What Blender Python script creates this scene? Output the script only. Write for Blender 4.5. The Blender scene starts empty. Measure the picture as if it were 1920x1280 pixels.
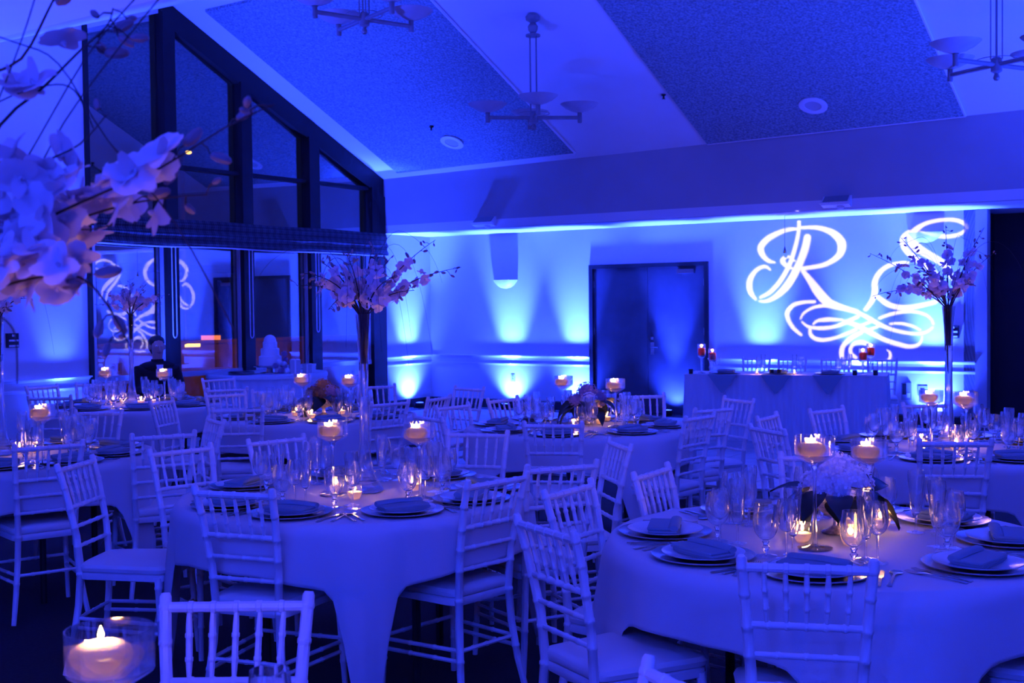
import bpy, bmesh, math, random
import numpy as np
from mathutils import Vector, Matrix
random.seed(7)
C = bpy.context.scene.collection
SC = bpy.context.scene
PI = math.pi
sin, cos = math.sin, math.cos

# ------------------------------------------------------------------ camera, world, exposure, room lights
CAM_H = 1.58
pitch = math.atan(65/2200.0); roll = 0.0115
fwd = Vector((0, cos(pitch), -sin(pitch))); up0 = Vector((0, sin(pitch), cos(pitch))); x0 = Vector((1, 0, 0))
rt = x0*cos(roll) - up0*sin(roll); up = x0*sin(roll) + up0*cos(roll)
cam = bpy.data.cameras.new('camera'); co = bpy.data.objects.new('camera', cam); C.objects.link(co)
co.matrix_world = Matrix(((rt.x, up.x, -fwd.x, 0), (rt.y, up.y, -fwd.y, 0), (rt.z, up.z, -fwd.z, CAM_H), (0, 0, 0, 1)))
cam.sensor_width = 36.0; cam.lens = 36.0*2200/1920
cam.clip_start = 0.05; cam.clip_end = 300
cam.dof.use_dof = True; cam.dof.focus_distance = 4.6; cam.dof.aperture_fstop = 8.0
SC.camera = co
SC.view_settings.view_transform = 'Standard'; SC.view_settings.look = 'None'
SC.view_settings.gamma = 1.0; SC.view_settings.use_curve_mapping = False
SC.view_settings.exposure = 0.0
SC.cycles.max_bounces = 16; SC.cycles.diffuse_bounces = 5; SC.cycles.glossy_bounces = 4
SC.cycles.transparent_max_bounces = 40; SC.cycles.transmission_bounces = 12
SC.cycles.sample_clamp_indirect = 12.0; SC.cycles.caustics_reflective = False; SC.cycles.caustics_refractive = False
SC.cycles.use_denoising = True

wd = bpy.data.worlds.new('night'); SC.world = wd; wd.use_nodes = True
wd.node_tree.nodes['Background'].inputs[0].default_value = (0.010, 0.014, 0.05, 1)
wd.node_tree.nodes['Background'].inputs[1].default_value = 0.25

# room frame: s runs from the back corner along the window wall towards the camera, t along the back wall
K = (-1.318, 19.127)
wv = Vector((-.7, -1.0)).normalized(); ev = Vector((1.0, -.62)).normalized()
def R3(s, t, z): return Vector((K[0]+s*wv.x+t*ev.x, K[1]+s*wv.y+t*ev.y, z))
NIN = Vector((-wv.y, wv.x, 0)) * -1.0            # window wall normal
if NIN.x < 0: NIN = -NIN
LED = (0.016, 0.044, 1.0)

def light(name, kind, loc, power, color, target=None, parent=None, **kw):
    l = bpy.data.lights.new(name, kind); l.energy = power; l.color = color
    for k, v in kw.items(): setattr(l, k, v)
    o = bpy.data.objects.new(name, l); C.objects.link(o); o.location = loc
    if target is not None:
        d = (Vector(target)-Vector(loc)).normalized()
        o.rotation_euler = d.to_track_quat('-Z', 'Y').to_euler()
    if parent: o.parent = parent
    return o

UP_P = 1000.0
def up_light(loc, target, p=UP_P, size=80, blend=.9):
    light('uplight_beam', 'SPOT', loc, p, LED, target, spot_size=math.radians(size), spot_blend=blend, shadow_soft_size=.05)
def wall_wash(s, t, aim, k):            # one LED can: a narrow strong beam inside a wide weak one
    up_light(R3(s, t, .10), aim, 12000*k, 40, 1.0)
    wall_pt = R3(s-1.0, t, 1.6) if s < .5 else R3(s, t-1.0, 1.6)
    up_light(R3(s, t, .10), wall_pt, 1100*k, 105, 1.0)
    UPLIGHT_SPOTS.append((s, t))

BACK_UPS = [(1.57, 1.0), (2.74, 1.0), (4.30, .8), (5.65, .8), (6.95, .8), (7.90, 1.1)]
UPLIGHT_SPOTS = []          # (s, t) of the fixtures built later
for t, k in BACK_UPS: wall_wash(.23, t, R3(.10, t, 3.6), k)
wall_wash(.60, .23, R3(.60, .10, 3.6), 1.0)
for s_, k_ in ((2.05, .55), (5.75, .45)):
    up_light(R3(s_, .42, .10), R3(s_, .75, 4.0), 4600*k_, 80); UPLIGHT_SPOTS.append((s_, .42))
up_light(R3(8.7, .9, .10), R3(7.9, 1.6, 5.0), 1100, 60)
up_light(R3(12.4, .9, .10), R3(9.0, 2.6, 4.0), 5200, 55); UPLIGHT_SPOTS.append((8.7, .9))  # second beam has no can, added to brighten the left ceiling slope
for s, k in ((6.84, .17), (9.6, .22), (15.2, .05)): wall_wash(s, .23, R3(s, .08, 4.0), k)
for s, k in ((2.0, 3.0), (4.4, 2.8), (7.0, 1.3), (9.6, .6), (12.8, .6)):
    up_light(R3(s, 13.5, .16), R3(s, 11.2, 4.6), UP_P*k, 95)
for t, k in ((6.9, .4), (9.6, 1.2), (12.3, 3.2)):
    up_light(R3(18.6, t, .16), R3(18.8, t, 2.8), UP_P*k, 100)
# unseen wash spots added as fill, aimed over the tables at ceiling and floor
WASH_FILL = [((15.5, 3.0, 2.6), (9.5, 5.0, 5.0), 1200), ((16.5, 9.0, 2.6), (8.0, 7.5, 5.0), 3200), ((12.5, 13.2, 2.6), (7.0, 6.0, 5.0), 2600),
        ((17.5, 11.5, 2.9), (10.5, 8.6, 0.9), 1500), ((15.5, 13.3, 2.9), (11.3, 10.2, .8), 1500)]
for a, b, p in WASH_FILL:
    light('fill_beam', 'SPOT', R3(*a), p*.13, LED, R3(*b), spot_size=math.radians(95), spot_blend=1.0, shadow_soft_size=.22)

# ------------------------------------------------------------------ materials
def mat(name, color, rough=.6, metal=0.0, spec=.5, noise=None, bump=None, sub=None, coat=None):
    m = bpy.data.materials.new(name); m.use_nodes = True
    nt = m.node_tree; b = nt.nodes['Principled BSDF']
    b.inputs['Base Color'].default_value = (*color, 1); b.inputs['Roughness'].default_value = rough
    b.inputs['Metallic'].default_value = metal; b.inputs['Specular IOR Level'].default_value = spec
    if coat: b.inputs['Coat Weight'].default_value = coat
    if sub:
        b.inputs['Subsurface Weight'].default_value = sub[0]; b.inputs['Subsurface Radius'].default_value = sub[1]
        b.inputs['Subsurface Scale'].default_value = sub[2]
    tc = nt.nodes.new('ShaderNodeTexCoord')
    if noise:
        n = nt.nodes.new('ShaderNodeTexNoise'); n.inputs['Scale'].default_value = noise[0]; n.inputs['Detail'].default_value = 5
        r = nt.nodes.new('ShaderNodeValToRGB'); a = noise[1]
        r.color_ramp.elements[0].position = .3; r.color_ramp.elements[1].position = .7
        r.color_ramp.elements[0].color = (*[c*(1-a) for c in color], 1); r.color_ramp.elements[1].color = (*[min(1, c*(1+a)) for c in color], 1)
        nt.links.new(tc.outputs['Object'], n.inputs['Vector']); nt.links.new(n.outputs['Fac'], r.inputs['Fac']); nt.links.new(r.outputs['Color'], b.inputs['Base Color'])
    if bump:
        n2 = nt.nodes.new('ShaderNodeTexNoise'); n2.inputs['Scale'].default_value = bump[0]; n2.inputs['Detail'].default_value = 4
        bu = nt.nodes.new('ShaderNodeBump'); bu.inputs['Strength'].default_value = bump[1]; bu.inputs['Distance'].default_value = .004
        nt.links.new(tc.outputs['Object'], n2.inputs['Vector']); nt.links.new(n2.outputs['Fac'], bu.inputs['Height']); nt.links.new(bu.outputs['Normal'], b.inputs['Normal'])
    return m

def glass(name, tint=(1, 1, 1), base=.02, gain=1.0, rough=.015):
    m = bpy.data.materials.new(name); m.use_nodes = True; nt = m.node_tree; nt.nodes.clear()
    out = nt.nodes.new('ShaderNodeOutputMaterial'); mx = nt.nodes.new('ShaderNodeMixShader')
    tr = nt.nodes.new('ShaderNodeBsdfTransparent'); gl = nt.nodes.new('ShaderNodeBsdfGlossy'); fr = nt.nodes.new('ShaderNodeLayerWeight')
    pw = nt.nodes.new('ShaderNodeMath'); pw.operation = 'POWER'; pw.inputs[1].default_value = 3.2
    ma = nt.nodes.new('ShaderNodeMath'); ma.operation = 'MULTIPLY_ADD'; ma.use_clamp = True
    tr.inputs[0].default_value = (*tint, 1); gl.inputs['Roughness'].default_value = rough; gl.inputs[0].default_value = (1, 1, 1, 1)
    fr.inputs['Blend'].default_value = .5; ma.inputs[1].default_value = gain; ma.inputs[2].default_value = base
    nt.links.new(fr.outputs['Facing'], pw.inputs[0]); nt.links.new(pw.outputs[0], ma.inputs[0]); nt.links.new(ma.outputs[0], mx.inputs[0])
    nt.links.new(tr.outputs[0], mx.inputs[1]); nt.links.new(gl.outputs[0], mx.inputs[2]); nt.links.new(mx.outputs[0], out.inputs[0])
    return m

def crystal(name, ior=1.5, clear=.15):
    m = bpy.data.materials.new(name); m.use_nodes = True; nt = m.node_tree; nt.nodes.clear()
    out = nt.nodes.new('ShaderNodeOutputMaterial'); mx = nt.nodes.new('ShaderNodeMixShader'); mx.inputs[0].default_value = clear
    g_ = nt.nodes.new('ShaderNodeBsdfGlass'); g_.inputs['Roughness'].default_value = 0; g_.inputs['IOR'].default_value = ior
    tr = nt.nodes.new('ShaderNodeBsdfTransparent')
    nt.links.new(g_.outputs[0], mx.inputs[1]); nt.links.new(tr.outputs[0], mx.inputs[2]); nt.links.new(mx.outputs[0], out.inputs[0]); return m

def emit(name, color, st):
    m = bpy.data.materials.new(name); m.use_nodes = True; nt = m.node_tree; nt.nodes.clear()
    out = nt.nodes.new('ShaderNodeOutputMaterial'); e = nt.nodes.new('ShaderNodeEmission')
    e.inputs[0].default_value = (*color, 1); e.inputs[1].default_value = st
    nt.links.new(e.outputs[0], out.inputs[0]); return m

def petal_mat(name, color, tr):
    m = bpy.data.materials.new(name); m.use_nodes = True; nt = m.node_tree; nt.nodes.clear()
    out = nt.nodes.new('ShaderNodeOutputMaterial'); mx = nt.nodes.new('ShaderNodeMixShader'); mx.inputs[0].default_value = tr
    d = nt.nodes.new('ShaderNodeBsdfDiffuse'); t = nt.nodes.new('ShaderNodeBsdfTranslucent')
    d.inputs[0].default_value = (*color, 1); t.inputs[0].default_value = (*color, 1)
    nt.links.new(d.outputs[0], mx.inputs[1]); nt.links.new(t.outputs[0], mx.inputs[2]); nt.links.new(mx.outputs[0], out.inputs[0]); return m

M = dict(
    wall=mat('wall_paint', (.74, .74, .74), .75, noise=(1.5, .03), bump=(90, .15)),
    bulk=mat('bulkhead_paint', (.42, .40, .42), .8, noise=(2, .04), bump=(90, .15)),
    ceil=mat('ceiling_plaster', (.78, .78, .78), .8, noise=(1.2, .03), bump=(60, .1)),
    panel=mat('acoustic_fabric', (.23, .30, .32), .95, noise=(38, .45), bump=(160, .6)),
    trim=mat('white_trim', (.8, .8, .8), .45),
    darkw=mat('dark_timber', (.005, .0045, .0045), .65, noise=(8, .3)),
    sash=mat('sash_metal', (.5, .5, .52), .45),
    door=mat('door_veneer', (.045, .045, .055), .42, noise=(3, .2)),
    doorf=mat('door_frame_black', (.012, .012, .014), .4),
    darkwall=mat('dark_panelling', (.02, .02, .025), .7, noise=(3, .2)),
    carpet=mat('dark_carpet', (.010, .010, .014), .95, noise=(60, .5), bump=(200, .6)),
    floorp=mat('dance_floor_wood', (.42, .42, .42), .5, noise=(10, .12)),
    chair=mat('white_lacquer', (.74, .73, .75), .38, noise=(14, .05)),
    cushion=mat('ivory_cushion', (.72, .71, .71), .85, bump=(300, .25)),
    cloth=mat('table_linen', (.62, .62, .64), .9, bump=(420, .3)),
    skirt=mat('satin_skirt', (.62, .62, .66), .6, bump=(300, .2)),
    napkin=mat('slate_napkin', (.23, .31, .36), .85, bump=(380, .3)),
    silver=mat('silver_charger', (.62, .61, .62), .22, 1.0),
    china=mat('white_china', (.78, .78, .78), .18),
    steel=mat('cutlery_steel', (.55, .54, .54), .2, 1.0),
    wax=petal_mat('ivory_wax', (1.0, .88, .66), .5),
    waxred=petal_mat('coral_wax', (1.0, .30, .14), .5),
    wick=mat('wick', (.02, .02, .02), .9),
    flame=emit('flame', (1.0, .60, .22), 45.0),
    glass=glass('thin_glass', base=.09, gain=.8),
    crystal=crystal('crystal_glass'), bowlg=crystal('bowl_glass', 1.42, .55),
    stemg=crystal('stem_glass', 1.5, .2),
    vase=crystal('vase_glass', 1.42, .25),
    water=glass('candle_water', (.97, .96, .97), base=.02, gain=.5),
    pane=glass('window_glass', (.93, .95, .97), base=.19, gain=.9, rough=0.0),
    mercury=mat('mercury_glass', (.66, .58, .52), .3, 1.0, noise=(70, .5), bump=(90, .8)),
    petal=petal_mat('orchid_petal', (.74, .62, .68), .35),
    bud=mat('orchid_bud', (.22, .14, .16), .7),
    bark=mat('branch_bark', (.035, .02, .02), .8),
    hyd=petal_mat('hydrangea_petal', (.95, .93, .96), .3),
    hydp=petal_mat('mauve_petal', (.40, .28, .42), .2),
    leaf=mat('magnolia_leaf', (.012, .02, .010), .35),
    rust=mat('rust_petal', (.32, .15, .06), .8),
    black=mat('black_plastic', (.012, .012, .014), .45),
    lamp=mat('chandelier_metal', (.22, .21, .23), .42, noise=(12, .1)),
    bowl=mat('frosted_bowl', (.40, .38, .42), .5, noise=(9, .08)),
    lens=emit('led_lens', LED, 30.0),
    cake=mat('cake_icing', (.80, .80, .80), .6, bump=(60, .2)),
    card=mat('gift_card', (.5, .5, .52), .6),
    asphalt=mat('asphalt', (.03, .03, .03), .9, noise=(20, .3)),
    brick=mat('dark_brick', (.10, .05, .035), .9, noise=(5, .3)),
    skin=mat('skin', (.55, .36, .28), .5, sub=(.15, (1, .3, .15), .01)),
    suit=mat('dark_suit', (.008, .008, .012), .9, bump=(200, .3)),
    hair=mat('dark_hair', (.012, .01, .01), .6),
    amber=emit('amber_lamp', (1.0, .52, .06), 5.0),
    orange=emit('orange_lamp', (1.0, .22, .04), 1.6),
    white=mat('white_paint', (.8, .8, .8), .4),
    stone=mat('grey_plate', (.3, .3, .32), .5),
)
def plaid():
    m = bpy.data.materials.new('plaid_weave'); m.use_nodes = True; nt = m.node_tree; b = nt.nodes['Principled BSDF']
    b.inputs['Roughness'].default_value = .9
    tc = nt.nodes.new('ShaderNodeTexCoord'); mp = nt.nodes.new('ShaderNodeMapping')
    mp.inputs['Rotation'].default_value[2] = math.atan2(-wv.y, -wv.x) * -1
    nt.links.new(tc.outputs['Object'], mp.inputs['Vector'])
    fs = []
    for ax, sc in (('X', 9), ('Z', 9), ('X', 2.6), ('Z', 4.2)):
        w = nt.nodes.new('ShaderNodeTexWave'); w.wave_type = 'BANDS'; w.bands_direction = ax; w.inputs['Scale'].default_value = sc
        nt.links.new(mp.outputs['Vector'], w.inputs['Vector']); fs.append(w)
    cur = None
    for w in fs:
        if cur is None: cur = w.outputs['Fac']; continue
        a = nt.nodes.new('ShaderNodeMath'); a.operation = 'ADD'; nt.links.new(cur, a.inputs[0]); nt.links.new(w.outputs['Fac'], a.inputs[1]); cur = a.outputs[0]
    mr = nt.nodes.new('ShaderNodeMapRange'); mr.inputs['From Max'].default_value = 4
    nt.links.new(cur, mr.inputs['Value'])
    r = nt.nodes.new('ShaderNodeValToRGB'); r.color_ramp.elements[0].color = (.02, .02, .025, 1); r.color_ramp.elements[1].color = (.07, .07, .085, 1)
    r.color_ramp.elements[0].position = .3; r.color_ramp.elements[1].position = .75
    nt.links.new(mr.outputs[0], r.inputs['Fac']); nt.links.new(r.outputs['Color'], b.inputs['Base Color'])
    return m
M['plaid'] = plaid()

# ------------------------------------------------------------------ mesh helpers
class MB:
    def __init__(s): s.v = []; s.f = []
    def add(s, v, f):
        n = len(s.v); s.v += [tuple(p) for p in v]; s.f += [tuple(i+n for i in q) for q in f]; return s
    def box(s, a, b):
        (x0, y0, z0), (x1, y1, z1) = a, b
        v = [(x0, y0, z0), (x1, y0, z0), (x1, y1, z0), (x0, y1, z0), (x0, y0, z1), (x1, y0, z1), (x1, y1, z1), (x0, y1, z1)]
        return s.add(v, [(3, 2, 1, 0), (4, 5, 6, 7), (0, 1, 5, 4), (1, 2, 6, 5), (2, 3, 7, 6), (3, 0, 4, 7)])
    def sbox(s, s0, s1, t0, t1, z0, z1):
        v = [R3(a, b, z) for z in (z0, z1) for a, b in ((s0, t0), (s1, t0), (s1, t1), (s0, t1))]
        return s.add(v, [(3, 2, 1, 0), (4, 5, 6, 7), (0, 1, 5, 4), (1, 2, 6, 5), (2, 3, 7, 6), (3, 0, 4, 7)])
    def prism(s, pts, d):                       # polygon (list of Vector) extruded by vector d
        n = len(pts); v = [Vector(p) for p in pts]+[Vector(p)+Vector(d) for p in pts]
        f = [tuple(range(n-1, -1, -1)), tuple(range(n, 2*n))]+[(i, (i+1) % n, n+(i+1) % n, n+i) for i in range(n)]
        return s.add(v, f)
    def lathe(s, prof, n=16, c=(0, 0, 0), capb=False, capt=False):
        v = []; f = []
        for r, z in prof:
            for k in range(n): v.append((c[0]+r*cos(2*PI*k/n), c[1]+r*sin(2*PI*k/n), c[2]+z))
        for i in range(len(prof)-1):
            for k in range(n): f.append((i*n+k, i*n+(k+1) % n, (i+1)*n+(k+1) % n, (i+1)*n+k))
        if capb: f.append(tuple(range(n-1, -1, -1)))
        if capt: f.append(tuple(range((len(prof)-1)*n, len(prof)*n)))
        return s.add(v, f)
    def tube(s, pts, rad, n=8, cap=True):
        pts = [Vector(p) for p in pts]; m = len(pts)
        if not hasattr(rad, '__len__'): rad = [rad]*m
        v = []; f = []; prev = None
        for i, p in enumerate(pts):
            d = (pts[min(i+1, m-1)]-pts[max(i-1, 0)])
            d = d.normalized() if d.length > 1e-9 else Vector((0, 0, 1))
            if prev is None:
                a = d.cross(Vector((0, 0, 1)));
                if a.length < 1e-3: a = d.cross(Vector((1, 0, 0)))
            else: a = prev-d*prev.dot(d)
            a.normalize(); b = d.cross(a); prev = a
            for k in range(n): v.append(p+(a*cos(2*PI*k/n)+b*sin(2*PI*k/n))*rad[i])
        for i in range(m-1):
            for k in range(n): f.append((i*n+k, i*n+(k+1) % n, (i+1)*n+(k+1) % n, (i+1)*n+k))
        if cap: f += [tuple(range(n-1, -1, -1)), tuple(range((m-1)*n, m*n))]
        return s.add(v, f)
    def ball(s, c, r, n=10, m=6):
        if not hasattr(r, '__len__'): r = (r, r, r)
        v = [(c[0], c[1], c[2]-r[2])]; f = []
        for i in range(1, m):
            a = -PI/2+PI*i/m
            for k in range(n): v.append((c[0]+r[0]*cos(a)*cos(2*PI*k/n), c[1]+r[1]*cos(a)*sin(2*PI*k/n), c[2]+r[2]*sin(a)))
        v.append((c[0], c[1], c[2]+r[2])); L = len(v)-1
        for k in range(n): f.append((0, 1+(k+1) % n, 1+k)); f.append((L, L-n+k, L-n+(k+1) % n))
        for i in range(m-2):
            for k in range(n): f.append((1+i*n+k, 1+i*n+(k+1) % n, 1+(i+1)*n+(k+1) % n, 1+(i+1)*n+k))
        return s.add(v, f)
    def mesh(s, name, m, smooth=True):
        me = bpy.data.meshes.new(name); me.from_pydata(s.v, [], s.f); me.materials.append(M[m])
        if smooth:
            me.polygons.foreach_set('use_smooth', [True]*len(me.polygons))
            try: me.set_sharp_from_angle(angle=math.radians(42))
            except Exception: pass
        me.update(); return me
    def build(s, name, m, parent=None, smooth=True, loc=None):
        return put(name, s.mesh(name, m, smooth), parent, loc)

def put(name, me, parent=None, loc=None, rot=None, scale=None):
    o = bpy.data.objects.new(name, me); C.objects.link(o)
    if parent is not None: o.parent = parent
    if loc is not None: o.location = loc
    if rot is not None: o.rotation_euler = rot
    if scale is not None: o.scale = scale
    return o
def tag(o, label, cat, group=None):
    o['label'] = label; o['category'] = cat
    if group: o['group'] = group
    return o
def thing(name, label, cat, loc=(0, 0, 0), rz=0, group=None):
    o = put(name, None, None, loc, (0, 0, rz)); return tag(o, label, cat, group)
def struct(name, mb, m, parent=None, smooth=False):
    o = mb.build(name, m, parent, smooth); o['kind'] = 'structure' if parent is None else o.get('kind', 'structure'); return o
def bez(p0, p1, p2, n):
    p0, p1, p2 = Vector(p0), Vector(p1), Vector(p2)
    return [p0*(1-u)**2+p1*2*u*(1-u)+p2*u*u for u in [i/(n-1) for i in range(n)]]
def rbox(hx, hy, z0, z1, r, dome=0, n=4):        # rounded rectangle slab with soft edge
    ring = []
    for cx, cy, a0 in ((hx-r, hy-r, 0), (-hx+r, hy-r, PI/2), (-hx+r, -hy+r, PI), (hx-r, -hy+r, 1.5*PI)):
        for i in range(n+1):
            a = a0+PI/2*i/n; ring.append((cx+r*cos(a), cy+r*sin(a)))
    return ring

# ------------------------------------------------------------------ the room
SB = 1.2; SOF = 2.73; RIDGE = 5.16
def cz(s, t):
    z = 3.56+.466*(s-SB) if s <= RIDGE else (3.56+.466*(RIDGE-SB)-.37*(s-RIDGE) if s < 9.2 else 3.56+.466*(RIDGE-SB)-.37*(9.2-RIDGE))
    return z+.019*t
TW, SE = 14.0, 19.0
struct('floor', MB().sbox(-1.2, SE, -.15, TW, -.1, 0), 'carpet')
# back wall with the double-door opening
b = MB(); b.sbox(-.15, 0, -.15, 2.93, 0, SOF); b.sbox(-.15, 0, 4.83, 8.39, 0, SOF); b.sbox(-.15, 0, 2.93, 4.83, 2.19, SOF)
struct('wall_back', b, 'wall')
b = MB(); b.sbox(-1.15, -1.0, 8.39, TW, 0, SOF); b.sbox(-1.0, 0, 8.25, 8.39, 0, SOF)
struct('wall_recess', b, 'darkwall')
struct('trim_1', MB().sbox(-.15, .02, 8.39, 8.53, 0, SOF), 'bulk')
struct('ceiling_soffit', MB().sbox(-1.15, SB, 0, TW, SOF, SOF+.12), 'wall')
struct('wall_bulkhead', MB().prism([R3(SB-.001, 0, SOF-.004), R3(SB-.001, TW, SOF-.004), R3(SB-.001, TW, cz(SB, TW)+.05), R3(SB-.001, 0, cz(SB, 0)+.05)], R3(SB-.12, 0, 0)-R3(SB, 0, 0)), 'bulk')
# window wall, solid parts
tv = R3(0, -.15, 0)-R3(0, 0, 0)
b = MB(); b.sbox(0, SB, -.15, 0, 0, SOF)
struct('wall_return', b, 'wall')
b = MB(); b.prism([R3(6.4, 0, 0), R3(9.2, 0, 0), R3(9.2, 0, cz(9.2, 0)), R3(6.4, 0, cz(6.4, 0))], tv); b.sbox(9.2, SE, -.15, 0, 0, cz(9.3, 0))
struct('wall_left', b, 'wall')
b = MB(); b.prism([R3(-1, TW, 0), R3(SE, TW, 0), R3(SE, TW, cz(SE, TW)), R3(9.2, TW, cz(9.2, TW)), R3(RIDGE, TW, cz(RIDGE, TW)), R3(SB, TW, cz(SB, TW)), R3(-1, TW, cz(SB, TW))], -tv)
struct('wall_right', b, 'wall')
struct('wall_rear', MB().sbox(SE, SE+.15, -.15, TW, 0, 4.4), 'wall')
b = MB()
for s0, s1 in ((SB, RIDGE), (RIDGE, 9.2), (9.2, SE)):
    q = [R3(s0, -.15, cz(s0, -.15) if s0 != 9.2 else cz(9.2, -.15)), R3(s1, -.15, cz(s1-1e-6, -.15)), R3(s1, TW, cz(s1-1e-6, TW)), R3(s0, TW, cz(s0, TW))]
    b.prism(q, (0, 0, .12))
ceil_o = struct('ceiling', b, 'ceil')
# acoustic panels on the slope with pale edge trims
def acoustic(name, t0, t1, s0, s1):
    o = struct(name, MB().prism([R3(s0, t0, cz(s0, t0)), R3(s1, t0, cz(s1, t0)), R3(s1, t1, cz(s1, t1)), R3(s0, t1, cz(s0, t1))], (0, 0, -.035)), 'panel', ceil_o)
    e = MB()
    for (a, b2) in (((s0, t1), (s1, t1)), ((s0, t0), (s0, t1))):
        p, q = R3(a[0], a[1], cz(*a)-.022), R3(b2[0], b2[1], cz(*b2)-.022)
        e.tube([p, q], .017, 6)
    e.build('panel_edge', 'trim', o)
acoustic('acoustic_panel', .47, 3.52, 1.36, 5.0)
acoustic('acoustic_panel', 5.40, 8.57, 1.24, 5.0)
acoustic('acoustic_panel', 10.4, 13.5, 1.24, 5.0)
# wainscot mouldings, baseboards
def profile_run(b, p0, p1, n, z, prof):
    for p in (0,):
        pts = [(a, c) for a, c in prof]
        b.prism([Vector((p0.x+n.x*a, p0.y+n.y*a, z+c)) for a, c in pts], Vector(p1)-Vector(p0))
LEDGE = [(0, -.03), (.010, -.028), (.018, -.006), (.020, .0), (.016, .006), (0, .01)]
RAIL = [(0, -.035), (.015, -.033), (.030, -.016), (.052, -.008), (.056, 0), (.050, .006), (0, .008)]
nb = Vector((-ev.y, ev.x, 0)); nb = nb if nb.y < 0 else -nb
nwl = NIN
k = 1
def runs(p0, p1, n, side):
    global k
    a = MB(); profile_run(a, p0, p1, n, .695, LEDGE); struct('trim_%d' % (k+1), a, 'trim')
    a = MB(); profile_run(a, p0, p1, n, .82, RAIL); struct('trim_%d' % (k+2), a, 'trim'); k += 2
    a = MB(); profile_run(a, p0, p1, n, 0, [(0, 0), (.018, 0), (.018, .12), (.008, .135), (0, .135)]); struct('baseboard_'+side, a, 'black')
runs(R3(0, 0, 0), R3(0, 2.93, 0), nb, 'back')
runs(R3(0, 4.83, 0), R3(0, 8.39, 0), nb, 'back_right')
runs(R3(SB, 0, 0), R3(0, 0, 0), nwl, 'return')
runs(R3(SE, 0, 0), R3(6.42, 0, 0), nwl, 'left')
# double door
dr = put('door_1', None); dr['kind'] = 'structure'
b = MB(); b.sbox(-.02, .03, 2.93, 2.99, 0, 2.19); b.sbox(-.02, .03, 4.77, 4.83, 0, 2.19); b.sbox(-.02, .03, 2.99, 4.77, 2.13, 2.19)
struct('door_frame', b, 'doorf', dr)
for t0, t1 in ((2.995, 3.873), (3.879, 4.765)):
    lf = struct('door_leaf', MB().sbox(-.06, -.01, t0, t1, .01, 2.128), 'door', dr)
    for z in (.35, 1.2, 1.9):
        h = t0 if t0 < 3.5 else t1
        MB().sbox(-.012, 0.0, h-.015, h+.015, z-.05, z+.05).build('hinge', 'steel', lf, False)
    if t0 > 3.5:
        hd = MB(); hd.sbox(-.012, .0, 3.92, 3.98, .86, 1.04); hd.tube([R3(.0, 3.95, .97), R3(.05, 3.95, .97), R3(.055, 4.07, .965)], .011, 8)
        hd.build('lever_handle', 'steel', lf)
        cl = MB(); cl.sbox(-.012, .04, 4.36, 4.62, 2.03, 2.09); cl.build('door_closer', 'steel', lf, False)
        MB().sbox(-.012, .006, 3.93, 3.97, 1.08, 1.12).build('deadbolt', 'steel', lf, False)
dr2 = put('door_2', None); dr2['kind'] = 'structure'
struct('door_leaf', MB().sbox(-1.0, -.96, 9.42, 9.95, 0, 2.12), 'doorf', dr2)
struct('door_frame', MB().sbox(-1.0, -.93, 9.34, 9.42, 0, 2.2).sbox(-1.0, -.93, 9.95, 10.03, 0, 2.2).sbox(-1.0, -.93, 9.42, 9.95, 2.12, 2.2), 'darkwall', dr2)
MB().tube([R3(-.96, 9.5, .95), R3(-.9, 9.5, .95), R3(-.895, 9.62, .945)], .012, 8).build('lever_handle', 'steel', dr2)

# window with gable lights
win = put('window_1', None); win['kind'] = 'structure'
POSTS = [(5.16, 5.34), (3.90, 4.08), (2.62, 2.82), (SB+.005, 1.50)]
RD = .30
def wtop(s): return cz(s, 0)-(RD if s <= RIDGE else .05)
for a, c in POSTS:
    q = [R3(a, -.06, 0), R3(c, -.06, 0), R3(c, -.06, wtop(c)+.02), R3(a, -.06, wtop(a)+.02)]
    struct('mullion', MB().prism(q, R3(0, .10, 0)-R3(0, -.06, 0)), 'darkw', win)
q = [R3(SB, -.06, wtop(SB)), R3(RIDGE, -.06, wtop(RIDGE)), R3(RIDGE+.18, -.06, cz(RIDGE+.18, 0)-.05), R3(RIDGE+.18, -.06, cz(RIDGE+.18, 0)), R3(RIDGE, -.06, cz(RIDGE, 0)), R3(SB, -.06, cz(SB, 0))]
struct('rafter', MB().prism(q, R3(0, .07, 0)-R3(0, -.06, 0)), 'darkw', win)
q = [R3(RIDGE+.18, -.06, cz(5.34, 0)-.05), R3(6.42, -.06, cz(6.42, 0)-.05), R3(6.42, -.06, cz(6.42, 0)), R3(RIDGE+.18, -.06, cz(5.34, 0))]
struct('rafter', MB().prism(q, R3(0, .02, 0)-R3(0, -.06, 0)), 'ceil', win)
struct('jamb', MB().sbox(6.38, 6.43, -.06, .04, 0, cz(6.4, 0)), 'darkw', win)
BAYS = [(5.34, 6.38), (4.08, 5.16), (2.82, 3.90), (1.50, 2.62)]
for a, c in BAYS:
    if a < 5.3 or True:
        struct('transom', MB().sbox(a, c, -.04, .05, 3.375, 3.425), 'darkw', win) if a < 5.3 else None
    def pane(z0, z1a, z1c):
        q = [R3(a, -.034, z0), R3(c, .001, z0), R3(c, .001, z1c), R3(a, -.034, z1a)]
        struct('pane', MB().prism(q, R3(0, -.004, 0)-R3(0, -.012, 0)), 'pane', win)
    if a < 5.3:
        pane(3.42, wtop(a)+.01, wtop(c)+.01); pane(.80, 3.38, 3.38)
    else: pane(.80, wtop(a)+.01, wtop(c)+.01)
    pane(.1, .74, .74)
    sb = MB()
    sb.sbox(a, c, -.03, .04, .735, .80); sb.sbox(c-.045, c, -.02, .03, .80, 2.6); sb.sbox(a, a+.02, -.02, .03, .80, 2.6); sb.sbox(a, c, -.03, .04, .02, .10)
    struct('sash', sb, 'sash', win)
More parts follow.
